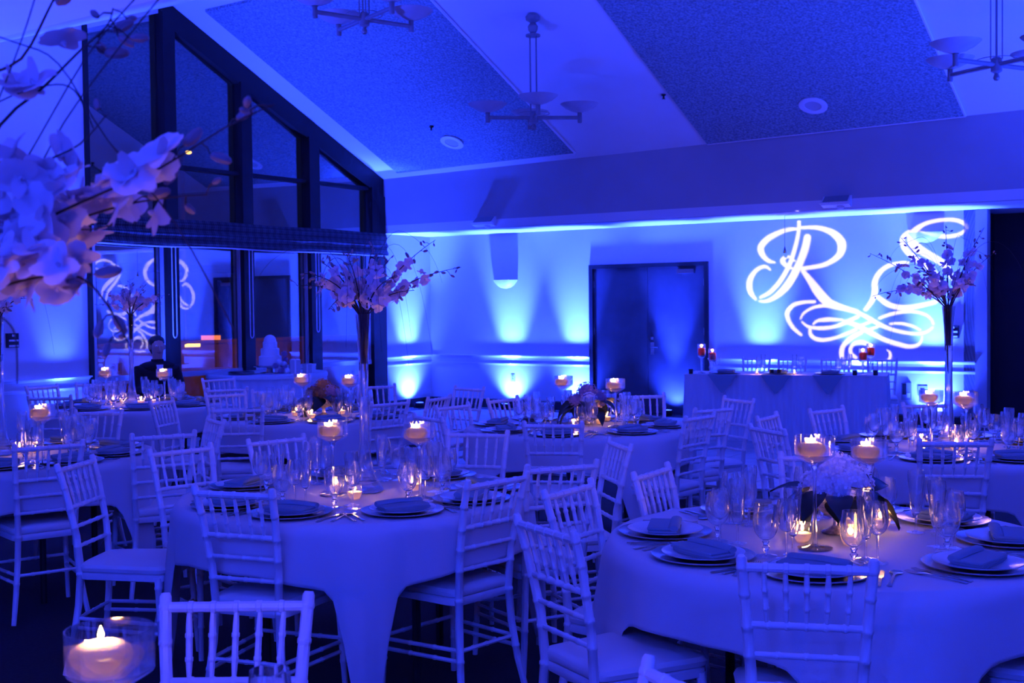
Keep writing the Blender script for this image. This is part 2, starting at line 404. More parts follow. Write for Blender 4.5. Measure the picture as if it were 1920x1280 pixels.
# plaid valance
v = thing('window_valance', 'dark plaid fabric valance across the tall windows with a pale bottom hem', 'valance', (0, 0, 0))
b = MB(); n = 60
for zz, tt in ((2.72, .12),):
    V = []; F = []
    prof = [(.12, 2.73), (.15, 2.66), (.13, 2.60), (.165, 2.54), (.135, 2.48), (.165, 2.42), (.15, 2.385), (.11, 2.385), (.10, 2.73)]
    for i in range(n+1):
        s = SB+.02+(6.4-SB-.02)*i/n
        for (t_, z_) in prof: V.append(R3(s, t_+.006*sin(s*9+z_*7), z_+.006*sin(s*3.1)))
    m_ = len(prof)
    for i in range(n):
        for j in range(m_): F.append((i*m_+j, (i+1)*m_+j, (i+1)*m_+(j+1) % m_, i*m_+(j+1) % m_))
    F += [tuple(range(m_)), tuple(range(n*m_+m_-1, n*m_-1, -1))]
    b.add(V, F)
b.build('fabric', 'plaid', v)
MB().tube([R3(SB+.02+(6.38-SB)*i/60, .152, 2.385+.006*sin((SB+5.2*i/60)*3.1)) for i in range(61)], .010, 5).build('hem', 'trim', v)
for s, zb in ((5.27, 1.24), (3.99, 1.2), (2.73, 1.25)):
    pts = [R3(s-.03, .13, 2.4), R3(s-.03, .13, zb+.05)]+[R3(s-.03*cos(a), .13, zb+.05-.05*sin(a)) for a in [PI*i/8 for i in range(9)]]+[R3(s+.03, .13, 2.4)]
    MB().tube(pts, .007, 5).build('pull_cord', 'trim', v)

# ------------------------------------------------------------------ dance floor of square panels
df = put('dance_floor', None); tag(df, 'pale dance floor of square panels laid before the head table', 'dance floor')
pan = MB(); g = .004; W = .914
pan.add([R3(a, c, z)-R3(0, 0, 0) for z in (0, .022) for a, c in ((g, g), (W-g, g), (W-g, W-g), (g, W-g))], [(3, 2, 1, 0), (4, 5, 6, 7), (0, 1, 5, 4), (1, 2, 6, 5), (2, 3, 7, 6), (3, 0, 4, 7)])
pm = pan.mesh('floor_panel', 'floorp', False)
for i in range(6):
    for j in range(10): put('floor_panel', pm, df, R3(.62+i*W, .62+j*W, 0.001))

# ------------------------------------------------------------------ fixtures on walls and ceiling
def sconce(t, z, wall, label):
    if wall == 'b': base = R3(0, t, z); ax = ev.to_3d(); nn = nb
    else: base = R3(t, 0, z); ax = -wv.to_3d(); nn = nwl
    r = thing('wall_sconce', label, 'wall light', base)
    def half(r0, r1, zs):
        V = []; F = []; n = 14
        for (rr, zz) in zs:
            for i in range(n+1):
                a = PI*i/n; p = ax*(rr*cos(a))+nn*(rr*.62*sin(a)); V.append((p.x, p.y, zz))
        for j in range(len(zs)-1):
            for i in range(n): F.append((j*(n+1)+i, j*(n+1)+i+1, (j+1)*(n+1)+i+1, (j+1)*(n+1)+i))
        return MB().add(V, F)
    half(0, 0, [(.01, -.135), (.09, -.12), (.155, -.08), (.20, -.03), (.22, 0), (.212, 0), (.19, -.03), (.14, -.075), (.01, -.12)]).build('bowl', 'bowl', r)
    bp = MB(); p = [ax*a+Vector((0, 0, c)) for a, c in ((-.06, -.11), (.06, -.11), (.06, .02), (-.06, .02))]
    bp.prism(p, nn*.012).build('back_plate', 'trim', r, False)
sconce(1.45, 2.0, 'b', 'half bowl wall sconce on the pale wall left of the double doors')
sconce(7.79, 2.47, 'b', 'half bowl wall sconce behind the letter S on the wall')
sconce(7.05, 2.0, 'l', 'half bowl wall sconce on the left wall behind the blossoms')
def wallbox(name, label, cat, base, ax, nn, w, h, d, m='black', bits=()):
    r = thing(name, label, cat, base)
    MB().prism([ax*a+Vector((0, 0, c)) for a, c in ((-w/2, -h/2), (w/2, -h/2), (w/2, h/2), (-w/2, h/2))], nn*d).build('case', m, r, False)
    for (nm, x_, z_, bw, bh, mm) in bits:
        MB().prism([ax*a+nn*(d-.001)+Vector((0, 0, c)) for a, c in ((x_-bw/2, z_-bh/2), (x_+bw/2, z_-bh/2), (x_+bw/2, z_+bh/2), (x_-bw/2, z_+bh/2))], nn*.008).build(nm, mm, r, False)
    return r
E3 = ev.to_3d(); W3 = -wv.to_3d()
al_bits = (('lens', 0, .055, .03, .025, 'white'), ('stripe', 0, .0, .11, .02, 'white'), ('stripe', 0, -.06, .11, .02, 'white'))
wallbox('alarm_strobe', 'small dark fire alarm strobe on the wall beside the right tall vase', 'alarm', R3(0, 8.13, 1.2), E3, nb, .13, .16, .05, 'black', al_bits)
wallbox('alarm_strobe', 'small dark fire alarm strobe on the left wall beneath the blossoms', 'alarm', R3(7.42, 0, 1.27), W3, nwl, .13, .16, .05, 'black', al_bits)
wallbox('exit_sign', 'small dark exit sign on the left wall above the sconce', 'sign', R3(7.2, 0, 2.8), W3, nwl, .26, .2, .05, 'black', (('lamp_bar', -.02, .03, .1, .02, 'white'),))
wallbox('wall_outlet', 'small electrical outlet low on the wall behind the chairs left of the doors', 'outlet', R3(0, 1.56, .47), E3, nb, .075, .115, .01, 'card', (('socket', 0, .025, .03, .03, 'stone'), ('socket', 0, -.025, .03, .03, 'stone')))
wallbox('wall_outlet', 'dark outlet plate low on the wall right of the head table', 'outlet', R3(0, 7.75, .44), E3, nb, .12, .13, .012, 'stone', (('socket', 0, 0, .05, .06, 'black'),))
wallbox('wall_phone', 'small dark wall phone low on the wall right of the head table', 'phone', R3(0, 7.55, .43), E3, nb, .12, .22, .04, 'stone', (('handset', -.02, .03, .05, .14, 'black'), ('keypad', .03, -.05, .04, .06, 'white')))
def bulk_lamp(t, label):
    base = R3(SB, t, 2.83)
    r = thing('bulkhead_fixture', label, 'light fixture', base)
    def P(a, n_, z): return E3*a+nb*n_+Vector((0, 0, z))
    MB().prism([P(-.17, 0, -.07), P(-.17, .03, -.085), P(-.17, .14, -.055), P(-.17, .14, -.03), P(-.17, .02, .06), P(-.17, 0, .06)], E3*.34).build('housing', 'white', r, False)
    MB().prism([P(-.15, .132, -.02), P(-.15, .032, .052), P(.15, .032, .052), P(.15, .132, -.02)], P(0, .006, .008)).build('louvre', 'stone', r, False)
    MB().prism([P(-.185, .10, -.05), P(.185, .10, -.05), P(.185, .16, -.035), P(-.185, .16, -.035)], P(0, 0, .012)).build('ledge', 'white', r, False)
    MB().ball(P(.05, .06, -.08), (.05, .05, .03)).build('lens', 'white', r)
bulk_lamp(1.95, 'pale louvred fixture on the bulkhead above the left wall sconce')
bulk_lamp(7.08, 'pale louvred fixture on the bulkhead above the letter R')
hm = thing('hanging_microphone', 'tiny dark microphone hanging on a wire in front of the letter R', 'microphone', R3(.62, 6.18, 2.25))
MB().tube([(0, 0, .05), (0, 0, SOF-2.25)], .003, 5).build('wire', 'black', hm); MB().lathe([(.004, .08), (.012, .05), (.022, .0), (.018, -.01)], 10, capb=True, capt=True).build('capsule', 'black', hm)
def downlight(s, t, label):
    sl = math.atan(.466)
    r = thing('recessed_downlight', label, 'ceiling light', R3(s, t, cz(s, t)-.036))
    nrm = Vector((-wv.x*.466*-1, -wv.y*.466*-1, -1)).normalized()
    nrm = Vector((wv.x*.466, wv.y*.466, -1)).normalized()
    r.rotation_mode = 'QUATERNION'; r.rotation_quaternion = nrm.to_track_quat('Z', 'Y')
    MB().lathe([(.17, 0), (.17, .014), (.155, .02), (.10, .016), (.10, .0)], 28).build('ring', 'white', r)
    MB().lathe([(.10, .008), (.06, .003), (.001, .002)], 28).build('diffuser', 'card', r)
downlight(1.93, 1.90, 'white ring downlight in the dark ceiling panel nearest the windows')
downlight(1.78, 6.99, 'white ring downlight in the right dark ceiling panel')
for s, t, l in ((2.31, 1.84, 'small dark sprinkler head in the dark ceiling panel nearest the windows'), (2.27, 5.31, 'small dark sprinkler head on the pale ceiling strip beside the right panel')):
    tag(MB().lathe([(.03, 0), (.03, -.012), (.012, -.02), (.012, -.05), (.026, -.055), (.001, -.058)], 12).build('sprinkler', 'black', None, True, R3(s, t, cz(s, t)-(.036 if t < 4 else 0))), l, 'sprinkler', None)
# chandeliers
bowl_me = MB().lathe([(.03, 0), (.10, .022), (.17, .06), (.215, .10), (.222, .104), (.218, .098), (.16, .05), (.03, .012), (.001, .01)], 28).mesh('bowl', 'bowl')
def chandelier(loc, ztop, rz, label):
    r = thing('chandelier', label, 'chandelier', loc, rz, 'four bowl chandeliers on the sloped ceiling')
    h = ztop-loc[2]
    MB().lathe([(.02, -.14), (.03, -.12), (.018, -.08), (.05, -.06), (.05, .05), (.03, .07), (.001, .07)], 16).build('hub', 'lamp', r)
    for kx, ky in ((.035, .035), (-.035, .035), (.035, -.035), (-.035, -.035)):
        MB().tube([(kx, ky, .05), (kx, ky, h-.22)], .006, 6).build('rod', 'lamp', r)
    MB().lathe([(.001, h-.24), (.085, h-.235), (.085, h-.215), (.03, h-.2), (.055, h-.16), (.06, h-.12), (.03, h-.08), (.08, h-.05), (.085, h-.01), (.06, h+.02)], 18).build('canopy', 'lamp', r)
    for i in range(4):
        a = PI/2*i; d = Vector((cos(a), sin(a), 0))
        ar = MB(); ar.tube([d*.04, d*.53], .022, 8); ar.lathe([(.022, -.06), (.026, -.05), (.026, .05), (.02, .06)], 12, d*.53, True, True)
        am = ar.build('arm', 'lamp', r); put('bowl', bowl_me, am, d*.53+Vector((0, 0, .055)))
    ring = MB(); ring.tube([(.18*cos(2*PI*i/24), .18*sin(2*PI*i/24), .045) for i in range(25)], .004, 5); ring.build('cable_ring', 'lamp', r)
chandelier(Vector((.28, 13.53, 3.745)), cz(3.9, 4.5), math.radians(4), 'four bowl chandelier hanging on the pale ceiling strip between the dark panels')
chandelier(Vector((-1.40, 11.5, 4.39)), cz(6.54, 4.31), math.radians(36), 'four bowl chandelier cut off by the upper edge of the photo near the windows')
chandelier(Vector((4.46, 10.8, 3.74)), 4.75, math.radians(28), 'four bowl chandelier at the upper right beside the dark right panel')

# uplight cans
can = MB().lathe([(.001, .012), (.065, .012), (.072, .02), (.072, .082), (.064, .088)], 14).mesh('can', 'black')
lens = MB().lathe([(.063, .084), (.001, .084)], 14).mesh('lens', 'lens')
foot = MB().box((-.09, -.06, 0), (.09, .06, .011)).box((-.09, -.02, .008), (-.078, .02, .07)).box((.078, -.02, .008), (.09, .02, .07)).mesh('bracket', 'black', False)
UPL = {(.23, 1.57): 'on the floor below the sconce left of the doors', (.23, 2.74): 'on the floor at the left edge of the doors', (.23, 4.30): 'on the floor in front of the right door leaf',
       (.23, 5.65): 'on the floor behind the left half of the head table', (.23, 6.95): 'on the floor behind the right half of the head table', (.23, 7.90): 'on the floor right of the head table under the alarm',
       (.60, .23): 'in the corner at the end of the windows', (2.05, .42): 'on the floor before the window nearest the corner', (5.75, .42): 'on the floor before the window left of the ridge post', (8.7, .9): 'standing out from the left wall beyond the frame', (6.84, .23): 'on the floor by the left wall next to the window', (9.6, .23): 'along the left wall, second from the window', (15.2, .23): 'along the left wall, farthest from the window'}
for (s, t) in UPLIGHT_SPOTS:
    u = thing('led_uplight', 'black LED uplight can '+UPL[(s, t)], 'uplight', R3(s, t, 0.001 if s > 6.4 else .001), 0, 'LED uplights along the walls')
    put('can', can, u); put('lens', lens, u); put('bracket', foot, u)

# ------------------------------------------------------------------ chivari chair template
def ringed(pts, rad, knots, n=8, kr=1.22, w=.006):
    """tube along pts with bamboo knots at fractions of its length"""
    P = [Vector(p) for p in pts]; L = [0]
    for a, c in zip(P, P[1:]): L.append(L[-1]+(c-a).length)
    T = L[-1]
    def at(x):
        for i in range(len(P)-1):
            if x <= L[i+1] or i == len(P)-2:
                u = (x-L[i])/(L[i+1]-L[i]); return P[i].lerp(P[i+1], u), (rad[i]*(1-u)+rad[i+1]*u if hasattr(rad, '__len__') else rad)
    xs = set(L)
    for kf in knots:
        for d in (-w*1.5, -w, 0, w, w*1.5): xs.add(min(T, max(0, kf*T+d)))
    xs = sorted(xs); pp = []; rr = []
    for x in xs:
        p, r = at(x); pp.append(p)
        kk = 1.0
        for kf in knots:
            dd = abs(x-kf*T)
            if dd <= w*1.01: kk = kr
        rr.append(r*kk)
    return MB().tube(pp, rr, n)
TOPX, LOWX = .168, .140
def post_x(z):
    pts = [(0, .185), (.23, .152), (.45, LOWX), (.60, .146), (.80, .160), (.92, TOPX)]
    for (z0, x0), (z1, x1) in zip(pts, pts[1:]):
        if z <= z1: return x0+(x1-x0)*(z-z0)/(z1-z0)
    return TOPX
def post_y(z):
    pts = [(0, -.245), (.23, -.20), (.45, -.188), (.60, -.200), (.80, -.240), (.92, -.275)]
    for (z0, x0), (z1, x1) in zip(pts, pts[1:]):
        if z <= z1: return x0+(x1-x0)*(z-z0)/(z1-z0)
    return -.275
CH = []
zs = [0, .15, .30, .45, .60, .70, .80, .88, .912, .92]
for sx in (-1, 1):
    pts = [(sx*post_x(z), post_y(z), z) for z in zs]
    CH.append(('rear_post', ringed(pts, [.0125, .015, .016, .0165, .0155, .015, .0145, .0145, .0145, .010], [.22, .47, .60, .69, .78, .88, .965], 8, 1.13, .005).mesh('rear_post', 'chair')))
for sx in (-1, 1):
    CH.append(('front_leg', ringed([(sx*.205, .205, 0), (sx*.195, .192, .25), (sx*.188, .182, .43)], [.012, .0145, .0155], [.35, .58, .9], 8, 1.14, .005).mesh('front_leg', 'chair')))
def hbar(z, r, kn): 
    x, y = post_x(z), post_y(z)
    return ringed([(-x, y, z), (x, y, z)], r, kn, 8, 1.2, .005)
CH.append(('crest_rail', hbar(.888, .0125, [.18, .34, .5, .66, .82]).mesh('crest_rail', 'chair')))
CH.append(('spindle_rail', hbar(.725, .0105, [.18, .34, .5, .66, .82]).mesh('spindle_rail', 'chair')))
for z in (.64, .555): CH.append(('back_rail', hbar(z, .009, [.25, .5, .75]).mesh('back_rail', 'chair')))
for i in range(5):
    u = -1+2*(i+1)/6
    a = Vector((u*post_x(.725), post_y(.725), .725)); c = Vector((u*post_x(.888), post_y(.888), .888))
    m_ = [a.lerp(c, q) for q in (0, .1, .25, .5, .75, .9, 1)]
    CH.append(('spindle', ringed(m_, [.0042, .006, .0076, .0078, .0076, .006, .0042], [.30, .62], 6, 1.25, .004).mesh('spindle', 'chair')))
def trap(z, grow=0.0, r=.03, n=4):
    """seat outline: narrow at the rear, wide at the front"""
    cs = [(.195+grow, .205+grow), (-.195-grow, .205+grow), (-.158-grow, -.185-grow*.3), (.158+grow, -.185-grow*.3)]
    ring = []
    for i, (x, y) in enumerate(cs):
        p = Vector((x, y, z)); a = Vector((*cs[i-1], z)); b2 = Vector((*cs[(i+1) % 4], z))
        d0 = (a-p).normalized()*r*1.3; d1 = (b2-p).normalized()*r*1.3
        ring += bez(p+d0, p, p+d1, n)
    return ring
def stack(layers, m):
    b = MB(); n = len(layers[0]); V = [p for l in layers for p in l]; F = []
    for j in range(len(layers)-1):
        for i in range(n): F.append((j*n+i, j*n+(i+1) % n, (j+1)*n+(i+1) % n, (j+1)*n+i))
    F += [tuple(range(n-1, -1, -1)), tuple(range((len(layers)-1)*n, len(layers)*n))]
    return b.add(V, F)
CH.append(('seat_frame', stack([trap(.412, -.004), trap(.416, .004), trap(.440, .004), trap(.445, -.002)], 0).mesh('seat_frame', 'chair')))
CH.append(('cushion', stack([trap(.446, -.006), trap(.450, .006), trap(.466, .010), trap(.480, .002), trap(.488, -.03), trap(.492, -.08)], 0).mesh('cushion', 'cushion')))
for sx in (-1, 1):
    for z in (.23, .19):
        CH.append(('side_stretcher', ringed([(sx*(post_x(z)), post_y(z), z+.012), (sx*.194, .188, z)], .0085, [.33, .66], 6, 1.2).mesh('side_stretcher', 'chair')))
CH.append(('front_stretcher', ringed([(-.194, .19, .245), (.194, .19, .245)], .0085, [.25, .5, .75], 6, 1.2).mesh('front_stretcher', 'chair')))
CH.append(('rear_stretcher', ringed([(-post_x(.24), post_y(.24), .24), (post_x(.24), post_y(.24), .24)], .0085, [.25, .5, .75], 6, 1.2).mesh('rear_stretcher', 'chair')))
def chair(px, py, face, label, group):
    """px, py: midpoint of the back's top; face: direction the sitter looks"""
    a = math.atan2(face[1], face[0]); d = Vector((cos(a), sin(a), 0))
    r = thing('chiavari_chair', label, 'chair', Vector((px, py, 0))+d*.275, a-PI/2, group)
    for nm, me in CH: put(nm, me, r)
    return r

# ------------------------------------------------------------------ tables
TR = .77; TZ = .760
TAB = {   # key: (centre, cloth rotation, phrase, seat angles)
 'A': ((1.10, 4.05), -93, 'front right table', (168, 210, 250, 305, 350, 30, 64, 110)),
 'B': ((-.70, 5.18), -80, 'front centre table', (251, 296, 335, 6, 52, 104, 160, 214)),
 'D': ((.45, 7.95), -62, 'middle table', (253, 304, 350, 29, 75, 120, 165, 210)),
 'E': ((2.43, 6.55), -70, 'back right table', (242, 285, 330, 15, 60, 105, 150, 195)),
 'F': ((-1.52, 8.98), -75, 'table before the cake', (248, 290, 335, 15, 70, 115, 155, 200)),
 'G': ((-3.30, 10.25), -60, 'far left table', (247, 290, 335, 20, 70, 115, 160, 205)),
 'H': ((-2.85, 6.68), -100, 'left table', (285, 323, 358, 35, 80, 125, 175, 230)),
 'N': ((-.95, 1.60), -50, 'nearest table', ()),
}
top_me = MB().lathe([(.001, -.03), (TR-.012, -.03), (TR-.004, -.02), (TR-.004, -.005), (TR-.012, -.001), (.001, -.001)], 40).mesh('tabletop', 'floorp')
leg_me = MB().tube([(0, 0, 0), (0, 0, TZ-.03)], .018, 8).mesh('leg', 'black')
def cloth_mesh(rot, seed, colw=.20):
    rnd = random.Random(seed); a = .985; N = 144; hang = 16
    rot = math.radians(rot)            # corners hang at rot + k*90 degrees
    V = [(0, 0, TZ+.003)]; F = []
    rings = [.25, .5, .72, TR-.02, TR-.004]
    ph = [rnd.uniform(0, 6.28) for _ in range(4)]
    for r in rings:
        for k_ in range(N):
            th = 2*PI*k_/N; V.append((r*cos(th), r*sin(th), TZ+.003-(.001 if r > TR-.01 else 0)))
    for j in range(1, hang+1):
        for k_ in range(N):
            th = 2*PI*k_/N; q = th-rot
            q4 = (q % (PI/2))-PI/4                                                       # angle from the side middle
            dc = PI/4-abs(q4); sgn = 1 if q4 > 0 else -1                                # angle from the nearest corner
            drop = .200+.075*max(0, 1-dc/.62)**1.3+.43*math.exp(-(dc/(colw*1.15))**4); u = j/hang; d = drop*u
            lead = min(1, d/.45)
            off = sgn*dc*.22*lead*math.exp(-(dc/.35)**2)
            th2 = th+off
            rr = TR+.004+.012*min(1, d/.03)+.050*lead*math.exp(-(dc/colw)**2)-.022*lead*math.exp(-((dc-colw*1.7)/.10)**2)
            rr += .013*lead*sin(11*th+ph[0])+.008*lead*sin(23*th+ph[1])+.012*lead*math.exp(-(dc/colw)**2)*cos(dc/colw*7)
            V.append((rr*cos(th2), rr*sin(th2), TZ-.001-d))
    n0 = len(rings)+hang
    for k_ in range(N): F.append((0, 1+k_, 1+(k_+1) % N))
    for j in range(n0-1):
        for k_ in range(N):
            F.append((1+j*N+k_, 1+(j+1)*N+k_, 1+(j+1)*N+(k_+1) % N, 1+j*N+(k_+1) % N))
    b = MB().add(V, F); me = bpy.data.meshes.new('tablecloth'); me.from_pydata(b.v, [], b.f); me.materials.append(M['cloth'])
    me.polygons.foreach_set('use_smooth', [True]*len(me.polygons)); me.update(); return me
for i, (kx, (c, rot, ph, seats)) in enumerate(TAB.items()):
    t = thing('round_table', 'round banquet table under its cloth, the '+ph, 'table', (c[0], c[1], 0), 0, 'round guest tables')
    put('tabletop', top_me, t, (0, 0, TZ-.002))
    for a in range(4): put('leg', leg_me, t, (.45*cos(a*PI/2+.7), .45*sin(a*PI/2+.7), 0))
    o = put('tablecloth', cloth_mesh(rot, i, {'A': .24, 'B': .12}.get(kx, .19)), None, (c[0], c[1], 0)); o.data.materials[0] = M['cloth']
    sm = o.modifiers.new('thickness', 'SOLIDIFY'); sm.thickness = .0015; sm.offset = 1
    tag(o, 'pale square linen cloth draped over the '+ph, 'tablecloth', 'table linens')

# ------------------------------------------------------------------ guest chairs: midpoint of the back top, axis angle (deg) of the back, table, label
CHAIRS = [
 ('B', -1.05, 4.36, -20, 'white chair at the front left of the front centre table, back towards us'),
 ('B', -.09, 4.62, 47, 'white chair with a visible cushion at the front right of the front centre table'),
 ('B', .21, 4.96, 26, 'white chair at the right side of the front centre table, its back at a slant'),
 ('B', -.19, 6.32, -15, 'white chair facing us behind the right candle of the front centre table'),
 ('B', -1.24, 6.12, 44, 'white chair facing us behind the wine glasses left of the centre vase'),
 ('B', -1.63, 5.73, 47, 'white chair turned side on at the left rear of the front centre table'),
 ('B', -1.97, 5.25, 84, 'white chair seen edge on with its cushion showing, left of the centre table'),
 ('B', .53, 5.75, -77, 'white chair seen edge on between the front centre and front right tables'),
 ('H', -1.91, 6.40, 28, 'dim white chair at the right of the left table, half hidden by another chair'),
 ('H', -2.39, 6.00, 36, 'dim white chair in front of the two votives of the left table'),
 ('H', -2.80, 7.92, -8, 'dim white chair on the far side of the left table below the far left cloth'),
 ('H', -1.83, 7.24, -60, 'dim white chair seen edge on between the left table and the cake table'),
 ('G', -3.69, 9.33, 2, 'white chair in front of the lit wall with the floating candle before it'),
 ('G', -4.31, 10.72, 60, 'white chair against the brightest glow of the left wall'),
 ('G', -3.94, 11.06, 16, 'white chair just left of the window, at the far left table'),
 ('G', -2.90, 11.55, 40, 'white chair at the left end of the cake table skirt'),
 ('G', -2.44, 10.03, 20, 'white chair in front of the left part of the cake table skirt'),
 ('F', -2.64, 8.79, 78, 'narrow edge on chair left of the table before the cake table'),
 ('F', -2.32, 9.46, 36, 'white chair in front of the cake table skirt, its left half'),
 ('F', -2.00, 9.78, 12, 'white chair in front of the middle of the cake table skirt'),
 ('F', -1.88, 8.00, 8, 'white chair at the near left of the table before the cake table'),
 ('F', -.90, 8.42, 44, 'white chair just right of the centre vase stem, lower one'),
 ('F', -1.19, 10.25, 27, 'white chair just right of the centre vase stem, upper one'),
 ('F', -.55, 8.84, 64, 'white chair left of the standing pair below the left wall sconce'),
 ('D', -.53, 7.24, -56, 'white chair directly behind the right floating candle of the centre table'),
 ('D', -.42, 8.08, 52, 'white chair at the left of the middle table, rear of two overlapping'),
 ('F', -.36, 9.86, -42, 'white chair pulled away from the tables below the left wall sconce'),
 ('D', -.06, 8.62, 50, 'white chair before the uplight pool left of the doors'),
 ('D', .23, 6.74, -7, 'white chair nearest us at the middle table, framing a plate'),
 ('D', 1.14, 7.10, 50, 'white chair at the near right of the middle table'),
 ('D', 1.31, 7.60, 35, 'white chair at the right of the middle table, second of a row of three'),
 ('D', 1.62, 8.36, -63, 'white chair turned out on the dance floor before the head table'),
 ('D', .98, 8.85, 9, 'white chair on the far side of the middle table before the doors'),
 ('A', .20, 4.36, 56, 'white chair at the left of the front right table, its cushion catching light'),
 ('A', .09, 3.58, -60, 'white chair at the front left of the front right table, nearest of the left chairs'),
 ('A', .76, 3.03, -12, 'white chair in front of the front right table with its back squarely to us'),
 ('A', .56, 4.79, 59, 'white chair behind the napkins at the left rear of the front right table'),
 ('A', 1.36, 5.20, -14, 'white chair behind the two floating candles of the front right table'),
 ('A', 1.93, 3.40, 55, 'white chair at the right edge of the photo with only its cushion showing'),
 ('E', 1.37, 6.33, -70, 'white chair at the left of the back right table turned towards us'),
 ('E', 2.14, 5.66, -8, 'white chair in front of the back right table with its back to us'),
 ('E', 2.75, 7.78, 8, 'white chair behind the back right table against the wall glow'),
 ('E', 1.53, 7.07, 58, 'white chair before the left half of the head table skirt'),
 ('E', 2.00, 7.48, 38, 'white chair before the middle of the head table skirt'),
]
for (tk, x, y, ax, lab) in CHAIRS:
    c = TAB[tk][0]; to = Vector((c[0]-x, c[1]-y)); a = math.radians(ax); f = Vector((-sin(a), cos(a)))
    if f.dot(to) < 0: f = -f
    if to.length < .87:                # keep the back clear of the cloth
        x, y = c[0]-to.x/to.length*.87, c[1]-to.y/to.length*.87
    chair(x, y, f, lab, 'white chiavari chairs around the guest tables')
chair(-.65, 2.73, (0, -1), 'white chair in the foreground facing us beside the large candle', 'white chiavari chairs around the guest tables')
chair(.33, 2.05, (-.89, -.45), 'white chair with only one post and its top rail at the bottom edge', 'white chiavari chairs around the guest tables')

# ------------------------------------------------------------------ tableware
def ringm(prof, n, nm, m, **kw): return MB().lathe(prof, n, **kw).mesh(nm, m)
charger_me = ringm([(.001, .004), (.105, .004), (.118, .007), (.160, .013), (.166, .0145), (.165, .0105), (.12, .001), (.09, 0), (.001, 0)], 40, 'charger', 'silver')
plate_me = ringm([(.001, .004), (.080, .004), (.09, .008), (.130, .017), (.134, .0185), (.132, .0145), (.09, .003), (.07, 0), (.001, 0)], 40, 'plate', 'china')
def napkin_mesh():
    b = MB()
    for i, (dx, dy, z) in enumerate(((0, .012, .0), (.004, .008, .009), (-.003, .004, .018))):
        r = rbox(.098, .052, 0, 0, .012)
        L = [[(x*q+dx, y*q+dy-.01, z+h) for x, y in r] for q, h in ((.98, 0), (1, .003), (1, .006), (.985, .0085))]
        n = len(r); V = [p for l in L for p in l]; F = []
        for j in range(3):
            for k_ in range(n): F.append((j*n+k_, j*n+(k_+1) % n, (j+1)*n+(k_+1) % n, (j+1)*n+k_))
        F += [tuple(range(n-1, -1, -1)), tuple(range(3*n, 4*n))]; b.add(V, F)
    # rolled edge
    n = 12; xs = [-.10, -.09, 0, .09, .10]
    V = []; F = []
    for x in xs:
        k_ = .8 if abs(x) > .095 else 1
        for i in range(n):
            a = 2*PI*i/n; V.append((x, .036+.020*k_*cos(a), .031+.0125*k_*sin(a)-.004*abs(x)/.1))
    for j in range(4):
        for i in range(n): F.append((j*n+i, j*n+(i+1) % n, (j+1)*n+(i+1) % n, (j+1)*n+i))
    F += [tuple(range(n-1, -1, -1)), tuple(range(4*n, 5*n))]
    b.add(V, F); return b.mesh('napkin', 'napkin')
napkin_me = napkin_mesh()
goblet = dict(bowl=[(.004, .052), (.02, .058), (.035, .078), (.041, .105), (.0395, .135), (.035, .165)], stem=[(.005, .004), (.0065, .018), (.013, .028), (.007, .038), (.012, .047), (.005, .054)], foot=[(.036, 0), (.036, .002), (.02, .005), (.006, .008)])
wine = dict(bowl=[(.003, .088), (.016, .094), (.029, .112), (.034, .138), (.032, .165), (.0275, .192)], stem=[(.005, .004), (.0038, .02), (.0035, .06), (.0045, .09)], foot=[(.034, 0), (.034, .002), (.015, .005), (.005, .009)])
flute = dict(bowl=[(.003, .062), (.014, .070), (.021, .095), (.0235, .13), (.026, .165), (.0295, .20), (.0275, .222)], stem=[(.005, .004), (.0042, .02), (.004, .05), (.005, .064)], foot=[(.032, 0), (.032, .002), (.014, .005), (.005, .009)])
GL = {}
def dense(prof, k_=3):
    q = []
    for i in range(len(prof)-1):
        a = prof[max(i-1, 0)]; b2 = prof[i]; c2 = prof[i+1]; d2 = prof[min(i+2, len(prof)-1)]
        for j in range(k_):
            u = j/k_; q.append(tuple(max(.0004, .5*((2*b2[n])+(c2[n]-a[n])*u+(2*a[n]-5*b2[n]+4*c2[n]-d2[n])*u*u+(3*b2[n]-a[n]-3*c2[n]+d2[n])*u**3)) for n in (0, 1)))
    return q+[prof[-1]]
for nm, g in (('water_goblet', goblet), ('wine_glass', wine), ('flute_glass', flute)):
    ob = dense(g['bowl']); inn = [(max(.0005, r-.0014), z+(.003 if i_ < 3 else 0)) for i_, (r, z) in enumerate(ob)]
    bw = [(.0005, ob[0][1]-.001)]+ob+inn[::-1]+[(.0005, inn[0][1]+.001)]
    sm_ = dense(g['stem'], 2); sm_ = [(.0005, sm_[0][1])]+sm_+[(.0005, sm_[-1][1]+.0005)]
    ft = [(.0005, .0003)]+g['foot']+[(.0005, g['foot'][-1][1])]
    ob2 = g['bowl']; bw2 = [(.0005, ob2[0][1]-.001)]+ob2+[(max(.0005, r-.0014), z+(.003 if i_ < 1 else 0)) for i_, (r, z) in enumerate(ob2)][::-1]+[(.0005, ob2[0][1]+.004)]
    whole = MB().lathe(bw2, 16).lathe([(.0005, g['stem'][0][1])]+g['stem']+[(.0005, g['stem'][-1][1])], 10).lathe(ft, 16)
    GL[nm] = (ringm(bw, 32, 'bowl', 'crystal'), ringm(sm_, 14, 'stem', 'crystal'), ringm(ft, 24, 'foot', 'glass'), whole.mesh(nm, 'crystal'))
